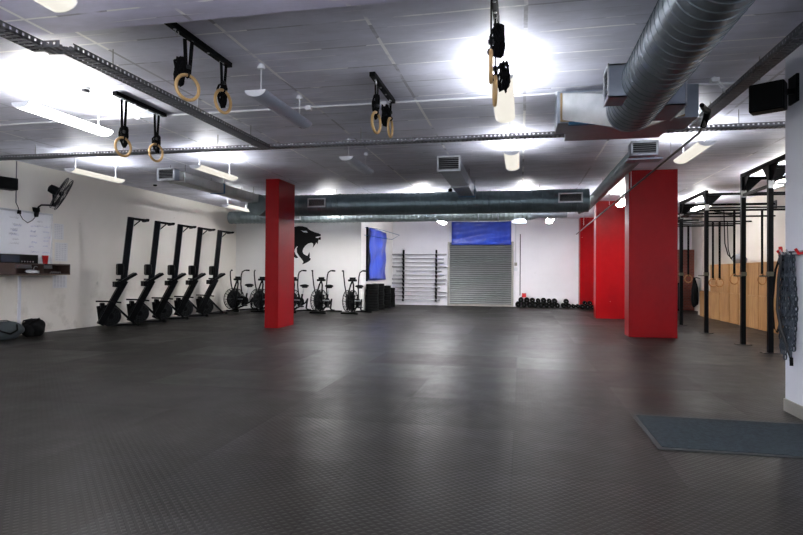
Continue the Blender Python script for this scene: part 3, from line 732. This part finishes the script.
# bags
bg = empty('duffel_bag', 'grey-teal duffel bag lying on the floor by the cream wall', 'bag', (-8.86, 8.2, 0), math.radians(80)); bg.scale = (.92, .92, .92)
MB().blob((0, 0, .155), (.42, .22, .2), 24, 16, .05, 5, .155).build('bag_body', M_BAG, bg)
m = MB()
for s in (-1, 1): m.strip([(-.2, s * .15, .28), (-.15, s * .24, .18), (0, s * .27, .12), (.15, s * .24, .18), (.2, s * .15, .28)], .03, .005, (1, 0, 0))
m.build('handle', FABB, bg)
MB().tube([(-.33, 0, .28), (-.15, .01, .355), (.1, 0, .36), (.33, .0, .27)], .008, 6).build('zipper', BLKP, bg)
bg = empty('backpack', 'lumpy black backpack lying on the floor right of the duffel bag', 'bag', (-8.84, 8.83, 0), math.radians(75)); bg.scale = (.72, .8, .92)
MB().blob((0.04, 0, .15), (.27, .2, .2), 22, 16, .09, 9, .15).build('bag_body', M_BAGK, bg)
MB().blob((-.14, -.06, .12), (.16, .16, .14), 16, 12, .1, 11, .12).build('front_pocket', M_BAGK, bg)
MB().tube([(-.2, .1, .2), (-.1, .2, .3), (.1, .18, .33), (.22, .08, .22)], .016, 6).tube([(-.2, -.1, .2), (-.1, -.15, .3), (.1, -.1, .35), (.22, -.02, .25)], .016, 6).build('shoulder_strap', FABB, bg)

# ------------------------------------------------------------------ rowing machines (stored upright); local +x leans away from the wall
def rower():
    r = empty('rowing_machine', '', 'rowing machine', group='rowing machines stood on end along the cream wall')
    # local origin: floor under the flywheel
    MB().lathe([(.16, -.07), (.21, -.062), (.22, -.03), (.22, .03), (.21, .062), (.16, .07)], (.08, 0, .225), (0, 1, 0), 32).build('flywheel_housing', BLKP, r)
    m = MB()
    for s in (-1, 1):
        for q in (.08, .12, .16, .195): m.ring((.08, s * .07, .225), q, .005, (0, 1, 0), 28, 5)
        for i in range(16): m.bar((.08 + .06 * math.cos(i * PI / 8), s * .072, .225 + .06 * math.sin(i * PI / 8)), (.08 + .2 * math.cos(i * PI / 8), s * .07, .225 + .2 * math.sin(i * PI / 8)), .006, .006)
    m.build('vent_grid', DKG, r)
    MB().bar((-.12, -.02, .05), (.36, 0, 1.0), .19, .13, up=(1, 0, -.3)).build('front_beam', BLK, r, .01)
    MB().bar((-.09, .0, .46), (-.05, 0, .15), .08, .2).build('chain_cover', BLKP, r, .01)
    rl = MB().bar((.33, 0, .93), (.47, 0, 2.42), .085, .13, up=(1, 0, -.1)).build('monorail', plain('rail_black', (.005, .006, .008), .22, spec=.12), r, .008)
    MB().bar((.335 + .068, 0, .98), (.47 + .068, 0, 2.38), .04, .012, up=(1, 0, -.1)).build('rail_strip', CHROME, rl)
    # rear leg standing out at the top
    m = MB(); m.bar((.49, 0, 2.39), (.84, 0, 2.36), .06, .05).bar((.50, 0, 2.2), (.66, 0, 2.35), .03, .025); m.build('rear_leg', BLK, r)
    MB().bar((.78, -.22, 2.36), (.78, .22, 2.36), .07, .05).build('rear_foot', BLKR, r, .01)
    # footrests, seat, monitor
    for s in (-1, 1):
        MB().bar((.16, s * .10, .90), (.58, s * .10, 1.16), .14, .06, up=(-.5, 0, 1)).b2((.14, s * .10 - .06, .86), (.24, s * .10 + .06, .98)).build('footrest', BLKP, r, .008)
    m = MB(); m.bar((.24, -.2, 1.02), (.24, .2, 1.02), .05, .04); m.build('footrest_axle', BLK, r)
    MB().b2((.20, -.15, 1.12), (.32, .15, 1.38)).b2((.28, -.06, 1.16), (.36, .06, 1.32)).build('seat', BLKP, r, .03)
    mo = MB().b2((-.12, -.10, .40), (-.04, .10, .52)).build('monitor', BLKP, r, .012)
    MB().bar((-.10, 0, .42), (0, 0, .3), .03, .03).build('monitor_arm', BLK, mo)
    MB().tube([(-.22, -.12, .56), (.02, -.10, .55), (.28, -.10, .52)], .018, 8).build('handle', BLKR, r)
    # front feet on the floor
    m = MB(); m.bar((.12, 0, .50), (.56, 0, .05), .045, .045).bar((.02, 0, .025), (.62, 0, .025), .05, .04); m.build('front_leg', BLK, r)
    for x, y in ((.60, 0),): MB().bar((x, -.22, .035), (x, .22, .035), .05, .05).build('front_foot', BLK, r, .01)
    for s in (-1, 1): MB().lathe([(.035, -.02), (.035, .02)], (.60, s * .22, .035), (0, 1, 0), 14).build('caster_wheel', BLKR, r)
    return r
R0 = rower(); rl = ['nearest to the shelf and bags', 'second along from the shelf', 'the middle one of the five', 'second from the air bikes', 'nearest to the air bikes and the wall corner']
for i, y in enumerate((10.74, 11.68, 12.60, 13.52, 14.55)):
    o = R0 if i == 0 else copy_tree(R0)
    o.location = (-8.84 + (0 if i else -.01), y, 0); o.rotation_euler = (0, 0, math.radians(48)); o['label'] = 'black rowing machine stood on end, ' + rl[i]

# ------------------------------------------------------------------ air bikes; local +x = front (fan)
def bike():
    r = empty('air_bike', '', 'exercise bike', group='air bikes along the panther wall')
    fx, fz, Rf = .36, .40, .31
    m = MB()
    for s in (-1, 1):
        for q in (Rf, Rf * .86, Rf * .3): m.ring((fx, s * .085, fz), q, .012 if q == Rf else .005, (0, 1, 0), 36, 6)
        for i in range(20):
            a = 2 * PI * i / 20; m.bar((fx + .08 * math.cos(a), s * .09, fz + .08 * math.sin(a)), (fx + Rf * math.cos(a), s * .085, fz + Rf * math.sin(a)), .008, .006)
    for i in range(12):
        a = 2 * PI * i / 12; m.cyl((fx + Rf * math.cos(a), -.085, fz + Rf * math.sin(a)), (fx + Rf * math.cos(a), .085, fz + Rf * math.sin(a)), .004, 5)
    m.build('fan_cage', BLK, r)
    m = MB()
    for i in range(10):
        a = 2 * PI * i / 10; ca, sa = math.cos(a), math.sin(a)
        m.prism([(.06, -.05), (.27, -.055), (.27, .055), (.06, .05)], (fx, 0, fz), (ca, 0, sa), (-sa * .35, 1, ca * .35), (-sa * .006, 0, ca * .006))
    m.lathe([(.07, -.06), (.07, .06)], (fx, 0, fz), (0, 1, 0), 16).lathe([(.27, -.012), (.27, .012)], (fx, 0, fz), (0, 1, 0), 28).build('fan_blades', DKG, r)
    m = MB()
    m.tube([(fx - .02, .11, .12), (fx + .02, .11, .45), (.26, .05, .85), (.24, 0, .98)], .024, 8)
    m.tube([(fx - .02, -.11, .12), (fx + .02, -.11, .45), (.26, -.05, .85), (.24, 0, .98)], .024, 8)
    m.tube([(.30, 0, .10), (0, 0, .18), (-.28, 0, .30), (-.36, 0, .42), (-.30, 0, .12), (-.42, 0, .07)], .026, 8)
    m.tube([(-.02, 0, .2), (-.10, 0, .42), (-.13, 0, .56)], .028, 8)
    m.build('frame', BLK, r)
    MB().cyl((-.13, 0, .5), (-.2, 0, .78), .018, 10).build('seat_post', CHROME, r)
    MB().blob((-.22, 0, .81), (.15, .12, .045), 16, 10, .05, 2).b2((-.3, -.05, .745), (-.16, .05, .78)).build('seat', BLKR, r)
    m = MB().b2((.18, -.12, .96), (.30, .12, 1.02)).b2((.20, -.09, 1.0), (.26, .09, 1.08)); m.build('console', BLKP, r, .01)
    for s in (-1, 1):
        m = MB(); m.tube([(.20, s * .16, .22), (.22, s * .19, .5), (.30, s * .22, .85), (.31, s * .25, 1.12), (.29, s * .27, 1.22), (.22, s * .31, 1.27), (.14, s * .38, 1.27)], .018, 8)
        lv = m.build('handle_lever', BLK, r)
        MB().tube([(.20, s * .33, 1.27), (.12, s * .40, 1.265)], .023, 8).build('grip', BLKR, lv)
        MB().cyl((.30, s * .1, .40), (.30, s * .30, .40), .018, 8).build('foot_peg', CHROME, r)
        MB().bar((0, s * .1, .33), (.1 * s, s * .12, .33 - .13 * s), .025, .02).b2((.1 * s - .05, s * .12, .33 - .13 * s - .02), (.1 * s + .05, s * .24, .33 - .13 * s + .02)).build('pedal', DKG, r)
    MB().lathe([(.13, -.02), (.13, .02)], (0, .06, .33), (0, 1, 0), 24).bar((-.02, .06, .42), (.34, .06, .46), .03, .03).bar((-.02, .06, .24), (.34, .06, .34), .03, .03).build('chain_guard', BLKP, r)
    for x in (.42, -.5): MB().bar((x, -.27, .04), (x, .27, .04), .06, .05).build('base_foot', BLKR, r, .01)
    MB().bar((.42, 0, .06), (-.5, 0, .07), .05, .04).build('base_rail', BLK, r)
    return r
B0 = bike()
bl_ = ['in the corner beyond the last rowing machine', 'half hidden on the left side of the free-standing red column', 'half hidden on the right side of the free-standing red column', 'below and right of the panther head', 'nearest to the stacked plates']
for i, (x, y, a) in enumerate(tuple((fx_ - .36 * math.cos(math.radians(a_)), 15.68 - .36 * math.sin(math.radians(a_)), a_) for fx_, a_ in ((-8.48, -112), (-7.66, -106), (-6.66, -112), (-5.78, -102), (-4.82, -101)))):
    o = B0 if i == 0 else copy_tree(B0)
    o.location = (x, y, 0); o.rotation_euler = (0, 0, math.radians(a)); o['label'] = 'black air bike ' + bl_[i]

# ------------------------------------------------------------------ plates
def plate(R=.205, t=.085):
    r = empty('bumper_plate', '', 'weight plate', group='stacked black bumper plates')
    MB().lathe([(.06, 0), (.12, .006), (.15, .004), (R - .01, .0), (R, .012), (R, t - .012), (R - .01, t), (.15, t - .004), (.12, t - .006), (.06, t)], n=32).build('rubber_disc', BLKR, r)
    MB().lathe([(.028, -.0005), (.045, 0), (.045, t + .001), (.028, t + .001)], n=16).build('steel_hub', CHROME, r)
    return r
pn = None
for k, (x, y, n, nm) in enumerate(((-4.67, 17.6, 10, 'stack nearest the air bikes'), (-4.67, 18.35, 10, 'second stack from the air bikes'), (-4.67, 19.35, 9, 'third stack from the air bikes'), (-4.65, 19.9, 8, 'stack nearest the barbell rack'))):
    for j in range(n):
        if pn is None: pn = plate(); o = pn
        else: o = copy_tree(pn)
        o.location = (x + random.uniform(-.012, .012), y + random.uniform(-.015, .015), j * .0865)
        o['label'] = 'black bumper plate, %s from the floor in the %s' % (ORD[j], nm)

# ------------------------------------------------------------------ barbell rack
rk = [MB().b2((x - .035, WBY - .10, .15), (x + .035, WBY - .001, 2.12)) for x in (-4.45, -3.17)]
for i, x in enumerate((-4.45, -3.17)):
    r = empty('barbell_holder', 'black upright barbell holder, ' + ('the one toward the stacked plates' if i == 0 else 'the one toward the roller shutter'), 'barbell holder', (x, WBY, 0))
    MB().b2((-.035, -.04, .15), (.035, -.001, 2.12)).build('upright', BLK, r)
    for k in range(12): MB().b2((-.03, -.14, 1.935 - k * .158 - .055), (.03, -.035, 1.935 - k * .158 - .018)).b2((-.03, -.14, 1.935 - k * .158 - .03), (.03, -.125, 1.935 - k * .158 + .02)).build('hook', BLK, r)
ends = [(-4.95, -2.76), (-4.88, -2.86), (-4.87, -2.88), (-4.95, -2.76), (-4.72, -2.95), (-4.85, -2.86), (-4.92, -2.78), (-4.93, -2.8), (-4.75, -3.0), (-4.8, -2.76), (-4.78, -2.78), (-4.74, -3.0)]
def barbell(L, sl):
    r = empty('barbell', '', 'barbell', group='barbells on the wall holders')
    MB().cyl((-L / 2, 0, 0), (L / 2, 0, 0), .017, 8).build('shaft', GREYST, r)
    for s in (-1, 1):
        MB().lathe([(.031, 0), (.031, sl)], (s * L / 2, 0, 0), (-s, 0, 0), 12).lathe([(.036, 0), (.036, .03)], (s * (L / 2 - sl), 0, 0), (-s, 0, 0), 12).build('sleeve', GREYST if sl > .3 else CHROME, r)
    return r
for k, (a, b) in enumerate(ends):
    o = barbell(b - a, .41 if b - a > 2.05 else .3); o.location = ((a + b) / 2, WBY - .085, 1.935 - k * .158 + .008)
    o['label'] = 'steel barbell on the wall holders, %s' % ('topmost' if k == 0 else 'lowest' if k == 11 else ORD[k] + ' from the top')

# banners
def banner(name, label, o, u, L, z0, z1, nrm, sag):
    r = empty(name, label, 'banner'); o = Vector(o); u = Vector(u); nrm = Vector(nrm)
    m = MB(); nx, nz = 28, 16; vs = []
    for j in range(nz + 1):
        for i in range(nx + 1):
            a, b = i / nx, j / nz
            fold = .025 * math.sin(9 * a + 3 * b) * (b) + .02 * math.sin(4 * a * PI) * (1 - b)
            zz = z1 + (z0 - z1) * b - sag * math.sin(PI * a) * (1 - b) * .5
            vs.append(o + u * L * a + nrm * (.085 + fold + .02 * math.sin(14 * b + 6 * a)) + Vector((0, 0, zz)))
    m.add(vs, [(j * (nx + 1) + i, j * (nx + 1) + i + 1, (j + 1) * (nx + 1) + i + 1, (j + 1) * (nx + 1) + i) for j in range(nz) for i in range(nx)])
    b = m.build('vinyl_sheet', M_VINYL, r, smooth=80); so = b.modifiers.new('s', 'SOLIDIFY'); so.thickness = .003
    m = MB()
    for i in range(2):
        for zz in (z0 + .03, z1 - .03): m.bar(o + u * (.03 + i * (L - .06)) + Vector((0, 0, zz)), o + u * (.03 + i * (L - .06)) + nrm * .065 + Vector((0, 0, zz)), .012, .012)
    m.build('fixing', BLK, r)
    return r
banner('banner', 'wide shiny blue banner hung above the roller shutter', (-2.58, WBY, 0), (1, 0, 0), 2.22, 2.30, 3.18, (0, -1, 0), .04)
o = banner('banner', 'tall narrow blue banner on the side wall above the stacked plates', (WPX, 17.7, 0), (0, 1, 0), 2.3, .98, 2.68, (1, 0, 0), 0)
MB().b2((WPX + .001, 17.58, .95), (WPX + .05, 17.66, 2.70)).build('side_batten', BLK, o)
# thin blue line frame (hanging cable loop) near banner
wf = MB(); wf.tube([(-4.88, 17.4, 2.66), (-4.4, 17.3, 2.6), (-3.72, 17.25, 2.4), (-3.95, 17.2, 2.26), (-4.88, 17.3, 2.42)], .008, 6)
tag(wf.build('wall_bracket_arm', M_BLUE), 'thin blue wire bracket sticking out above the tall blue banner', 'bracket')

# switch boxes + conduit on back wall
sw = empty('switch_box', 'small white switch box right of the roller shutter', 'switch', (-.2, WBY, 1.4))
MB().b2((-.07, -.04, -.07), (.07, 0, .05)).build('lower_box', WHITEP, sw, .004); MB().b2((-.04, -.035, .12), (.06, 0, .24)).build('upper_box', M_SHUTF, sw, .004)
MB().cyl((.0, -.015, .24), (.0, -.015, 1.83), .012, 8).build('feed_conduit', M_CONDW, sw)
wc = MB().cyl((-.03, WBY - .015, .42), (-.03, WBY - .015, 2.7), .014, 8).build('downpipe', DKG); tag(wc, 'thin dark vertical pipe on the back wall above the red box', 'pipe')

# ------------------------------------------------------------------ dumbbells
def dumbbell(R, L):
    r = empty('dumbbell', '', 'dumbbell', group='black dumbbells in a row under the back wall')
    MB().cyl((0, -L / 2, 0), (0, L / 2, 0), .017, 10).build('handle', CHROME, r)
    for s in (-1, 1):
        m = MB().lathe([(R * .85, 0), (R, .02), (R, L * .3), (R * .85, L * .34)], (0, s * (L / 2), 0), (0, -s, 0), 6 if R < .085 else 12); m.build('head', BLKR, r, smooth=20)
    return r
Dp = {}
def dput(x, z, R, label, y=21.22):
    k = (round(R, 3),)
    if k not in Dp: Dp[k] = dumbbell(R, .32); o = Dp[k]
    else: o = copy_tree(Dp[k])
    o.location = (x, y + random.uniform(-.02, .02), z); o['label'] = label; return o
bt = [-.19, .01, .21, .41, .62, .82, 1.02]
bR = [.11, .105, .1, .095, .1, .09, .085]
xs = -.20; bot = []
for i in range(8):
    R = (.105, .10, .10, .095, .10, .095, .095, .09)[i]
    x = xs + R; bot.append((x, R)); dput(x, R, R, 'black dumbbell on the floor, %s from the roller shutter in the bottom row' % ORD[i]); xs += 2 * R + .003
for i in range(7):
    x = (bot[i][0] + bot[i + 1][0]) / 2; R0_ = (bot[i][1] + bot[i + 1][1]) / 2; Rt = (.095, .095, .095, .09, .095, .085, .09)[i]
    if i == 3: Rt = .085
    dx = (bot[i + 1][0] - bot[i][0]) / 2; z = R0_ + math.sqrt(max((R0_ + Rt) ** 2 - dx * dx, .0001))
    dput(x, z, Rt, 'black dumbbell resting on the bottom row, %s from the roller shutter' % ORD[i])
dput(xs + .13, .075, .075, 'lone small dumbbell between the long row and the middle cluster')
nm = ['nearest the long row', 'second from the long row', 'third from the long row', 'fourth from the long row, at its column end']
x = 1.42; mid = []
for i, R in enumerate((.09, .085, .075, .075)):
    x += R; mid.append((x, R)); dput(x, R, R, 'black dumbbell in the middle floor cluster, ' + nm[i]); x += R + .004
z = .0875 + math.sqrt((.0875 + .09) ** 2 - ((mid[1][0] - mid[0][0]) / 2) ** 2)
dput((mid[0][0] + mid[1][0]) / 2, z, .09, 'black dumbbell on top of the middle floor cluster')
x = 2.0 + .02; cl = []
for i, R in enumerate((.085, .085, .08, .08, .08, .075)):
    x += R; cl.append((x, R)); dput(x, R, R, 'dumbbell on the floor before the wall-end red column, %s from the middle cluster' % ORD[i], 20.74); x += R + .004
for i in (0, 1, 4):
    z = cl[i][1] + math.sqrt((cl[i][1] + .075) ** 2 - ((cl[i + 1][0] - cl[i][0]) / 2) ** 2)
    dput((cl[i][0] + cl[i + 1][0]) / 2, z, .075, 'upper dumbbell before the wall-end red column, %s' % {0: 'farthest from the near red columns', 1: 'in the middle of the three', 4: 'closest to the near red columns'}[i], 20.74)
rb = empty('box', 'small red box on top of the dumbbells by the shutter', 'box', (.115, 21.3, .365))
MB().b2((-.075, -.05, 0), (.075, .05, .14)).build('carton', REDP, rb, .005); MB().b2((-.078, -.053, .12), (.078, .053, .145)).build('lid', REDP, rb)

# ------------------------------------------------------------------ rig
rg = empty('training_rig', 'black steel pull-up rig with uprights, cross beams and wall mounts', 'pull-up rig', (0, 0, 0))
PX = 3.8; Ys = [9.8, 10.9, 12.9, 14.8, 16.9, 18.9]; zt, zb = 2.93, 2.62
for y in Ys:
    u = MB().b2((PX - .036, y - .036, .01), (PX + .036, y + .036, zt)).build('upright', BLK, rg, .004)
    MB().b2((PX - .12, y - .07, 0), (PX + .12, y + .07, .01)).build('foot_plate', DKG, u)
    MB().b2((PX - .042, y - .042, 1.20), (PX + .042, y + .042, 1.27)).bar((PX - .04, y - .05, 1.2), (PX - .17, y - .05, 1.2), .02, .02).build('j_hook', plain('olive_hook', (.05, .05, .025), .5), u)
    MB().b2((PX - .04, y - .042, zb - .05), (PX + .04, y - .037, zb + .07)).build('bracket_plate', plain('pale_bracket', (.3, .31, .31), .4, .4), u)
    MB().b2((PX + .03, y - .03, zt - .05), (RRX - .005, y + .03, zt)).build('cross_beam', BLK, rg, .003)
    MB().b2((RRX - .02, y - .08, zt - .14), (RRX, y + .08, zt + .05)).build('wall_plate', DKG, rg)
    for s in (1,): MB().prism([(0, 0), (.26, 0), (0, -.26)], (PX + .036, y - .004, zt - .045), (1, 0, 0), (0, 0, 1), (0, .008, 0)).build('gusset', BLK, rg)
for y in (10.9, 12.9, 14.8, 16.9): 
    MB().cyl((PX + .03, y, zb), (RRX - .005, y, zb), .019, 10).build('pull_up_bar', BLK, rg)
wb_ = MB().cyl((PX + .03, 9.8, zb + .02), (RRX - .005, 9.8, zb + .02), .019, 10).build('pull_up_bar', plain('white_bar', (.6, .6, .6), .35), rg); tag(wb_, 'pale worn pull-up bar')
MB().cyl((PX + .0, 13.4, zb), (RRX - .005, 13.4, zb), .022, 10).cyl((PX + .03, 16.2, zb), (RRX - .005, 16.2, zb), .022, 10).cyl((PX + .03, 17.5, zb), (RRX - .005, 17.5, zb), .022, 10).build('ring_bar', BLK, rg)
for a, b in ((7.2, 10.9), (12.9, 14.8), (16.9, 18.9)):
    MB().b2((PX - .035, a - .036, zt), (PX + .035, b + .036, zt + .06)).build('top_beam', BLK, rg, .003)
for a, b in ((9.8, 10.9), (12.9, 14.8), (14.8, 16.9), (16.9, 18.9)):
    MB().b2((PX - .02, a, zb - .03), (PX + .02, b, zb + .02)).build('side_rail', BLK, rg, .003)
for y0_, y1_ in ((9.8, 9.5), (9.8, 10.1), (10.9, 10.6), (12.9, 13.2), (14.8, 14.5)):
    MB().prism([(0, 0), ((y1_ - y0_) * .85, 0), (0, -.26)], (PX - .004, y0_ + .036 * (1 if y1_ > y0_ else -1), zt), (0, 1, 0), (0, 0, 1), (.008, 0, 0)).build('gusset', BLK, rg)
for y in (10.4, 13.8): MB().bar((PX + .3, y - .45, zb - .02), (PX + .95, y + .35, zb - .05), .03, .03).build('brace', BLK, rg)
# rings on the rig
def rigring(x, y, z, yaw, label, s): return gym_ring((x, y), zb, z, yaw, label, 'wooden rings hanging from the rig', s, None, sep=.03, wood=WOODD)
rigring(4.50, 13.4, 1.13, -1.15, 'wooden ring hung low from the rig beside the second-nearest upright', 11)
rigring(5.04, 13.4, 1.13, -1.15, 'wooden ring hung low from the rig beside the nearest upright, close to the wall chains', 12)
rigring(4.93, 16.2, 1.02, -1.3, 'wooden ring of the close rig pair before the boxes, the one farther from the boxes', 13)
rigring(5.09, 16.2, 1.02, -1.3, 'wooden ring of the close rig pair before the boxes, the one nearer the boxes', 14)
rigring(4.68, 17.5, 1.11, -1.3, 'wooden ring on the rig in front of the red brick wall', 15)

# long resistance straps
for i, (x, y) in enumerate(((4.32, 13.42), (5.3, 16.22))):
    r = MB().strip([(x - .02, y, zb), (x, y, 1.9), (x + .06, y, 1.66), (x + .13, y, 1.58), (x + .19, y, 1.68)], .04, .01, (0, 1, 0)).build('resistance_band', FABB)
    tag(r, 'black band looped from the rig ' + ('beside the ring between the posts' if i == 0 else 'near the close pair of rings'), 'resistance band')

# ------------------------------------------------------------------ plywood boxes
def pbox(w, h, dpt):
    r = empty('plyo_box', '', 'plywood box', group='plywood jump boxes stacked along the rig wall')
    t = .018; m = MB()
    m.b2((-dpt / 2, -w / 2, 0), (dpt / 2, w / 2, t)).b2((-dpt / 2, -w / 2, h - t), (dpt / 2, w / 2, h)).b2((-dpt / 2, -w / 2, t), (dpt / 2, -w / 2 + t, h - t)).b2((-dpt / 2, w / 2 - t, t), (dpt / 2, w / 2, h - t))
    m.build('carcass', M_PLY, r, .003)
    for x in (-dpt / 2 - .001, dpt / 2 - t): MB().b2((x, -w / 2 + t, t), (x + t, w / 2 - t, h - t)).build('side_panel', M_PLY, r)
    return r
ys = [12.95, 13.575, 14.10, 14.70, 15.32, 15.93, 16.66, 17.45, 18.4]
hL, hU = .76, .76
for i in range(8):
    for lev in (0, 1):
        if lev and i == 7: continue
        w = ys[i + 1] - ys[i] - .03
        o = pbox(w, .755, .6); o.location = (5.53 + random.uniform(-.008, .008), (ys[i] + ys[i + 1]) / 2, lev * .757)
        o['label'] = 'plywood jump box, %s from the camera-side end of the %s row' % (ORD[i], 'upper' if lev else 'lower')
cl = MB().blob((5.45, 15.9, 1.512 + .11), (.16, .26, .13), 22, 14, .1, 21, .108).build('folded_jacket', CLOTHG); tag(cl, 'grey bundled jacket lying on top of the plywood boxes', 'jacket')
# hanging jacket and white curtain-like post beyond boxes
MB().b2((5.35, 18.62, 0), (RRX, 18.95, H)).build('column_rack', M_WRR, bevel=.005); struct(bpy.data.objects['column_rack'], 'narrow white pier standing just beyond the plywood boxes', 'column')
jk = empty('hanging_jacket', 'black jacket hanging beyond the plywood boxes', 'jacket', (5.2, 18.75, 1.0))
MB().blob((0, 0, -.35), (.1, .15, .42), 16, 14, .14, 31).build('jacket_body', M_BAGK, jk)
MB().tube([(.15, 0, .12), (.02, 0, .14), (0, 0, .05)], .015, 8).build('wall_hook', BLK, jk)
MB().tube([(-.03, -.1, -.1), (-.05, -.17, -.4), (-.03, -.16, -.72)], [.05, .045, .03], 10).build('sleeve', M_BAGK, jk)
cb_ = empty('cabinet', 'low dark cabinet at the far end beneath the brick wall', 'cabinet', (5.1, 20.9, 0))
MB().b2((-.3, -.2, 0), (.2, .24, .95)).build('carcass', BLKP, cb_, .01); MB().b2((-.28, -.215, .06), (.18, -.2, .9)).build('door', DKG, cb_, .003)

# ------------------------------------------------------------------ chains and ropes on the right wall
hk = empty('wall_hook_rack', 'short red hook rail on the edge of the pale grey wall', 'hook rail', (RX, 5.45, 1.40))
MB().b2((-.02, -.2, -.02), (0, .2, .02)).build('back_plate', GREYST, hk)
for y in (-.17, .17): MB().tube([(-.01, y, 0), (-.06, y, -.01), (-.085, y, .03)], .012, 8).build('hook', REDP, hk)
for y in (-.06, .06): MB().tube([(-.01, y, 0), (-.09, y, -.01), (-.11, y, .03)], .008, 8).build('hook', CHROME, hk)
def link(m, c, yaw, tw, L=.036, w=.0125, r=.0062):
    pts = []
    R = Matrix.Rotation(yaw, 3, 'Z')
    for k in range(8):
        t = 2 * PI * k / 8; z = (L - w) * (1 if math.sin(t) > 0 else -1) * (abs(math.sin(t)) > .01) * .55 + w * math.sin(t)
        pts.append(Vector(c) + R @ Vector((w * math.cos(t), tw * .2, z)))
    m.tube(pts, r, 5, closed=True)
pl = ['hanging at the wall-edge side', 'second from the wall edge', 'in the middle of the bundle', 'second from the camera side', 'hanging at the camera side']
for i in range(5):
    yb = 5.61 - i * .055; m = MB(); r = empty('chain', 'blue-grey steel chain on the red hook rail, ' + pl[i], 'chain', (RX - .075, yb, 1.385), 0, 'steel chains on the red hook rail')
    rnd = random.Random(40 + i); zz = 0; k = 0
    Ln = rnd.uniform(.80, .95)
    for sgn in (-1, 1):
        z = 0.0; k = 0
        while z < Ln - (.06 if sgn > 0 else 0):
            xo = sgn * .018 + .02 + .006 * math.sin(z * 9 + i) ; yo = .012 * math.sin(z * 6 + i * 2) + sgn * .014
            link(m, (xo, yo, -z), (0 if k % 2 else PI / 2) + .3 * rnd.random(), 0); z += .042; k += 1
    m.build('links', M_BLUEG, r)
rp = empty('jump_rope', 'black rope loop hanging over the wall chains', 'rope', (RX - .06, 5.60, 1.36))
MB().tube([(0, .0, .05), (-.03, .04, -.1), (-.05, .06, -.4), (-.04, .05, -.62), (-.03, .01, -.66), (.0, -.02, -.5), (0, -.04, -.2), (0, -.02, .03)], .009, 7).build('cord', BLKR, rp)
MB().cyl((0, .0, .03), (0, .02, .1), .016, 8).build('handle', REDP, rp)
rp = empty('battle_rope', 'thick grey rope end drooping across the wall chains', 'rope', (RX - .10, 5.50, 1.36))
MB().tube([(0, 0, .03), (-.015, .02, -.2), (-.02, .03, -.45), (-.01, -.02, -.62), (.01, -.08, -.76), (.03, -.11, -.86)], .013, 8).build('cord', DKG, rp)
MB().cyl((.03, -.11, -.85), (.03, -.115, -.92), .015, 8).build('end_cap', BLKR, rp)

# ------------------------------------------------------------------ floor mat
fm = empty('floor_mat', 'charcoal carpet mat with rubber edge on the floor at the wall end', 'mat', (1.62, 4.68, 0))
MB().b2((-.655, -.45, 0), (.72, .45, .012)).build('carpet', M_MAT, fm)
MB().b2((-.69, -.49, 0), (.72, .49, .007)).build('rubber_edge', M_MATE, fm, .003)

# ------------------------------------------------------------------ world, camera
w = bpy.data.worlds.new('world'); bpy.context.scene.world = w; w.use_nodes = True
bg = w.node_tree.nodes['Background']; bg.inputs[0].default_value = (.72, .76, .85, 1); bg.inputs[1].default_value = 1.0

F = 565.; yaw, pit, rol = math.radians(11.94), math.radians(.62), math.radians(.4)
f = Vector((-math.sin(yaw) * math.cos(pit), math.cos(yaw) * math.cos(pit), math.sin(pit)))
r0 = Vector((math.cos(yaw), math.sin(yaw), 0)); u0 = r0.cross(f)
r = r0 * math.cos(rol) + u0 * math.sin(rol); u = r.cross(f)
cam = bpy.data.cameras.new('camera'); co = bpy.data.objects.new('camera', cam); C.objects.link(co)
cam.sensor_width = 36; cam.lens = 36 * F / 803; cam.clip_end = 200; cam.clip_start = .05
M4 = Matrix((r, u, -f)).transposed().to_4x4(); M4.translation = (0, 0, 1.2); co.matrix_world = M4
sc = bpy.context.scene; sc.camera = co
sc.view_settings.view_transform = 'Standard'; sc.view_settings.look = 'None'; sc.view_settings.gamma = 1; sc.view_settings.use_curve_mapping = False
sc.view_settings.exposure = 1.7
sc.cycles.use_denoising = True; sc.cycles.max_bounces = 8; sc.cycles.diffuse_bounces = 5; sc.cycles.sample_clamp_indirect = 6
